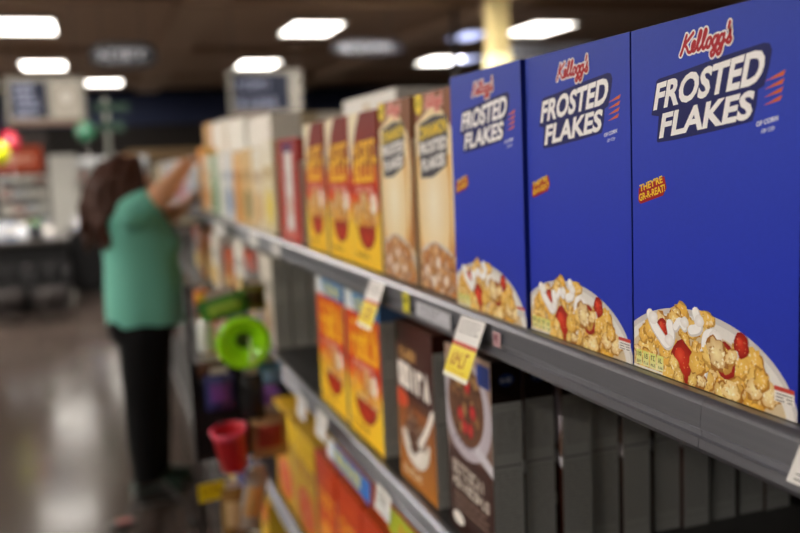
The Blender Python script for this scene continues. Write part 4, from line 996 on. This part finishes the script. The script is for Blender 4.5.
# cooler cases along the back wall
WH = mat('cooler_white', '#b4b4ae', .45)
GC = [['#a8aca8', '#c8c4bc', '#9c5c54', '#8c98a8'], ['#c4c0b8', '#b84c44', '#c8ccc8', '#7c8c7c'], ['#b8a880', '#c8c8c4', '#8c94a8', '#c49c5c']]
def cooler(x, y, W, H, lab, i):
    r = empty('cooler_case', (x, y, 0), lab, 'cooler case', 'white cooler cases along the back wall')
    MB().box((-W / 2, .25, 0), (W / 2, .3, H)).box((-W / 2, -.3, 0), (-W / 2 + .05, .25, H)).box((W / 2 - .05, -.3, 0), (W / 2, .25, H)).box((-W / 2 + .05, -.3, 0), (W / 2 - .05, .25, .25)).build('cabinet', WH, r)
    MB().box((-W / 2, -.34, H), (W / 2, .3, H + .22), bev=.01).build('canopy', mat('cooler_canopy', '#d0d0cc', .5, emit=('#e8ecf0', .12)), r)  # canopy colour lifted by a faint added glow
    for z in (.6, 1.0, 1.4): MB().box((-W / 2 + .05, -.25, z - .02), (W / 2 - .05, .25, z)).build('shelf', WH, r)
    rng = random.Random(90 + i); q = ['lowest', 'second', 'third', 'top']; n = 4
    for j, z in enumerate((.25, .6, 1.0, 1.4)):
        for k in range(n):
            xx = -W / 2 + .05 + (W - .1) * (k + .5) / n; c = GC[i % 3][(j + k) % 4]; nm = {'#a8aca8': 'grey', '#c8c4bc': 'cream', '#9c5c54': 'dull red', '#8c98a8': 'grey blue', '#c4c0b8': 'off white', '#b84c44': 'red', '#c8ccc8': 'white', '#7c8c7c': 'sage', '#b8a880': 'tan', '#c8c8c4': 'whitish', '#c49c5c': 'amber'}.get(c, 'slate')
            rr = empty('food_carton', (x + xx, y - .08, z), f'{nm} food carton on the {q[j]} shelf of the {lab.split(" cooler")[0]} cooler', 'carton', f'food cartons in the {lab.split(" cooler")[0]} cooler')
            hh = rng.uniform(.2, .29); MB().box((-(W - .1) / n * .44, -.1, 0), ((W - .1) / n * .44, .1, hh), bev=.006).build('carton', mat('food_' + c.strip('#'), c, .5), rr); MB().box((-.08, -.1025, hh * .3), (.08, -.1005, hh * .75)).build('print', mat('food_print', '#dedad0', .5), rr)
cooler(-1.75, 24.6, 1.2, 1.75, 'leftmost cooler case under the orange red sign', 0); cooler(-.5, 24.6, 1.2, 1.75, 'second cooler case left of the sign post', 1); cooler(.75, 24.6, 1.2, 1.75, 'third cooler case behind the hair of the woman', 2)
for i in range(4): 
    r = empty('display_case', (2.05 + 1.3 * i, 24.6, 0), ('tall cream display case behind the arms of the woman', 'tall cream display case right of the raised arm', 'tall cream display case behind the pale boxes', 'tall cream display case farthest right along the back wall')[i], 'display case', 'cream display cases along the back wall')
    MB().box((-.62, -.25, .1), (.62, .25, 1.7), bev=.01).build('cabinet', mat('cream_case', '#b8ab92', .6), r); MB().box((-.55, -.262, .3), (.55, -.252, 1.6)).build('front_panel', mat('tan_panel', '#a89474', .6), r); MB().box((-.58, -.22, 0), (.58, .22, .1)).build('plinth', MATS['dark_base'], r)
# tall white freezer and the orange red sign
r = empty('upright_freezer', (-.56, 19, 0), 'tall white upright freezer left of the woman', 'freezer')
MB().box((-.27, -.3, .08), (.27, .3, 1.95), bev=.015).build('cabinet', mat('freezer_white', '#c8c8c2', .4), r); fd = MB().box((-.25, -.325, .15), (.25, -.302, 1.9), bev=.006).build('door', MATS['freezer_white'], r); MB().tube([(.2, -.33, 1.0), (.2, -.36, 1.02), (.2, -.36, 1.4), (.2, -.33, 1.42)], .01, 8).build('handle', LF, fd); MB().box((-.25, -.28, 0), (.25, .28, .08)).build('plinth', MATS['dark_base'], r)
r = empty('wall_sign', (-1.55, 21, 1.62), 'orange red sign board at the left edge of the photo', 'sign')
A = Art(1.15, .58, '#90391f'); A.glyphs(.15, .22, .8, .14, 8, '#d8a08c', random.Random(14), hw=.016); mb = MB(); A.mesh(mb, lambda u, v, e: (-.65 + u, -e, .02 + v), eps=.002, step=2e-4); mb.build('printed_face', PRINT, r)
MB().box((-.72, 0, -.05), (.62, .05, .9), bev=.01).build('board', mat('sign_dark', '#241c1a', .6), r); rods(r, (-.5, .4), .9, 2.22)

# ------------------------------------------------------------------ camera
yaw, pitch, roll, FPX = math.radians(18.84), math.radians(6.97), math.radians(-2.46), 877.5
Fv = Vector((math.sin(yaw) * math.cos(pitch), math.cos(yaw) * math.cos(pitch), -math.sin(pitch))); Rv = Vector((math.cos(yaw), -math.sin(yaw), 0)); Uv = Rv.cross(Fv)
R2 = Rv * math.cos(roll) + Uv * math.sin(roll); U2 = -Rv * math.sin(roll) + Uv * math.cos(roll)
cd = bpy.data.cameras.new('camera'); cam = bpy.data.objects.new('camera', cd); COL.objects.link(cam)
cam.matrix_world = Matrix(((R2.x, U2.x, -Fv.x, 0), (R2.y, U2.y, -Fv.y, 0), (R2.z, U2.z, -Fv.z, 1.58), (0, 0, 0, 1)))
cd.sensor_width = 36; cd.lens = FPX / 800 * 36; cd.clip_start = .02; cd.clip_end = 100
cd.dof.use_dof = True; cd.dof.focus_distance = .74; cd.dof.aperture_fstop = cd.lens / 11.8; cd.dof.aperture_blades = 0
SC.camera = cam

# ------------------------------------------------------------------ world and colour
w = bpy.data.worlds.new('world'); SC.world = w; w.use_nodes = True
w.node_tree.nodes['Background'].inputs[0].default_value = (.8, .85, 1, 1); w.node_tree.nodes['Background'].inputs[1].default_value = .02
SC.view_settings.view_transform = 'Standard'; SC.view_settings.look = 'None'; SC.view_settings.exposure = 1.0; SC.view_settings.gamma = 1.
SC.cycles.use_denoising = True
SC.cycles.max_bounces = 8
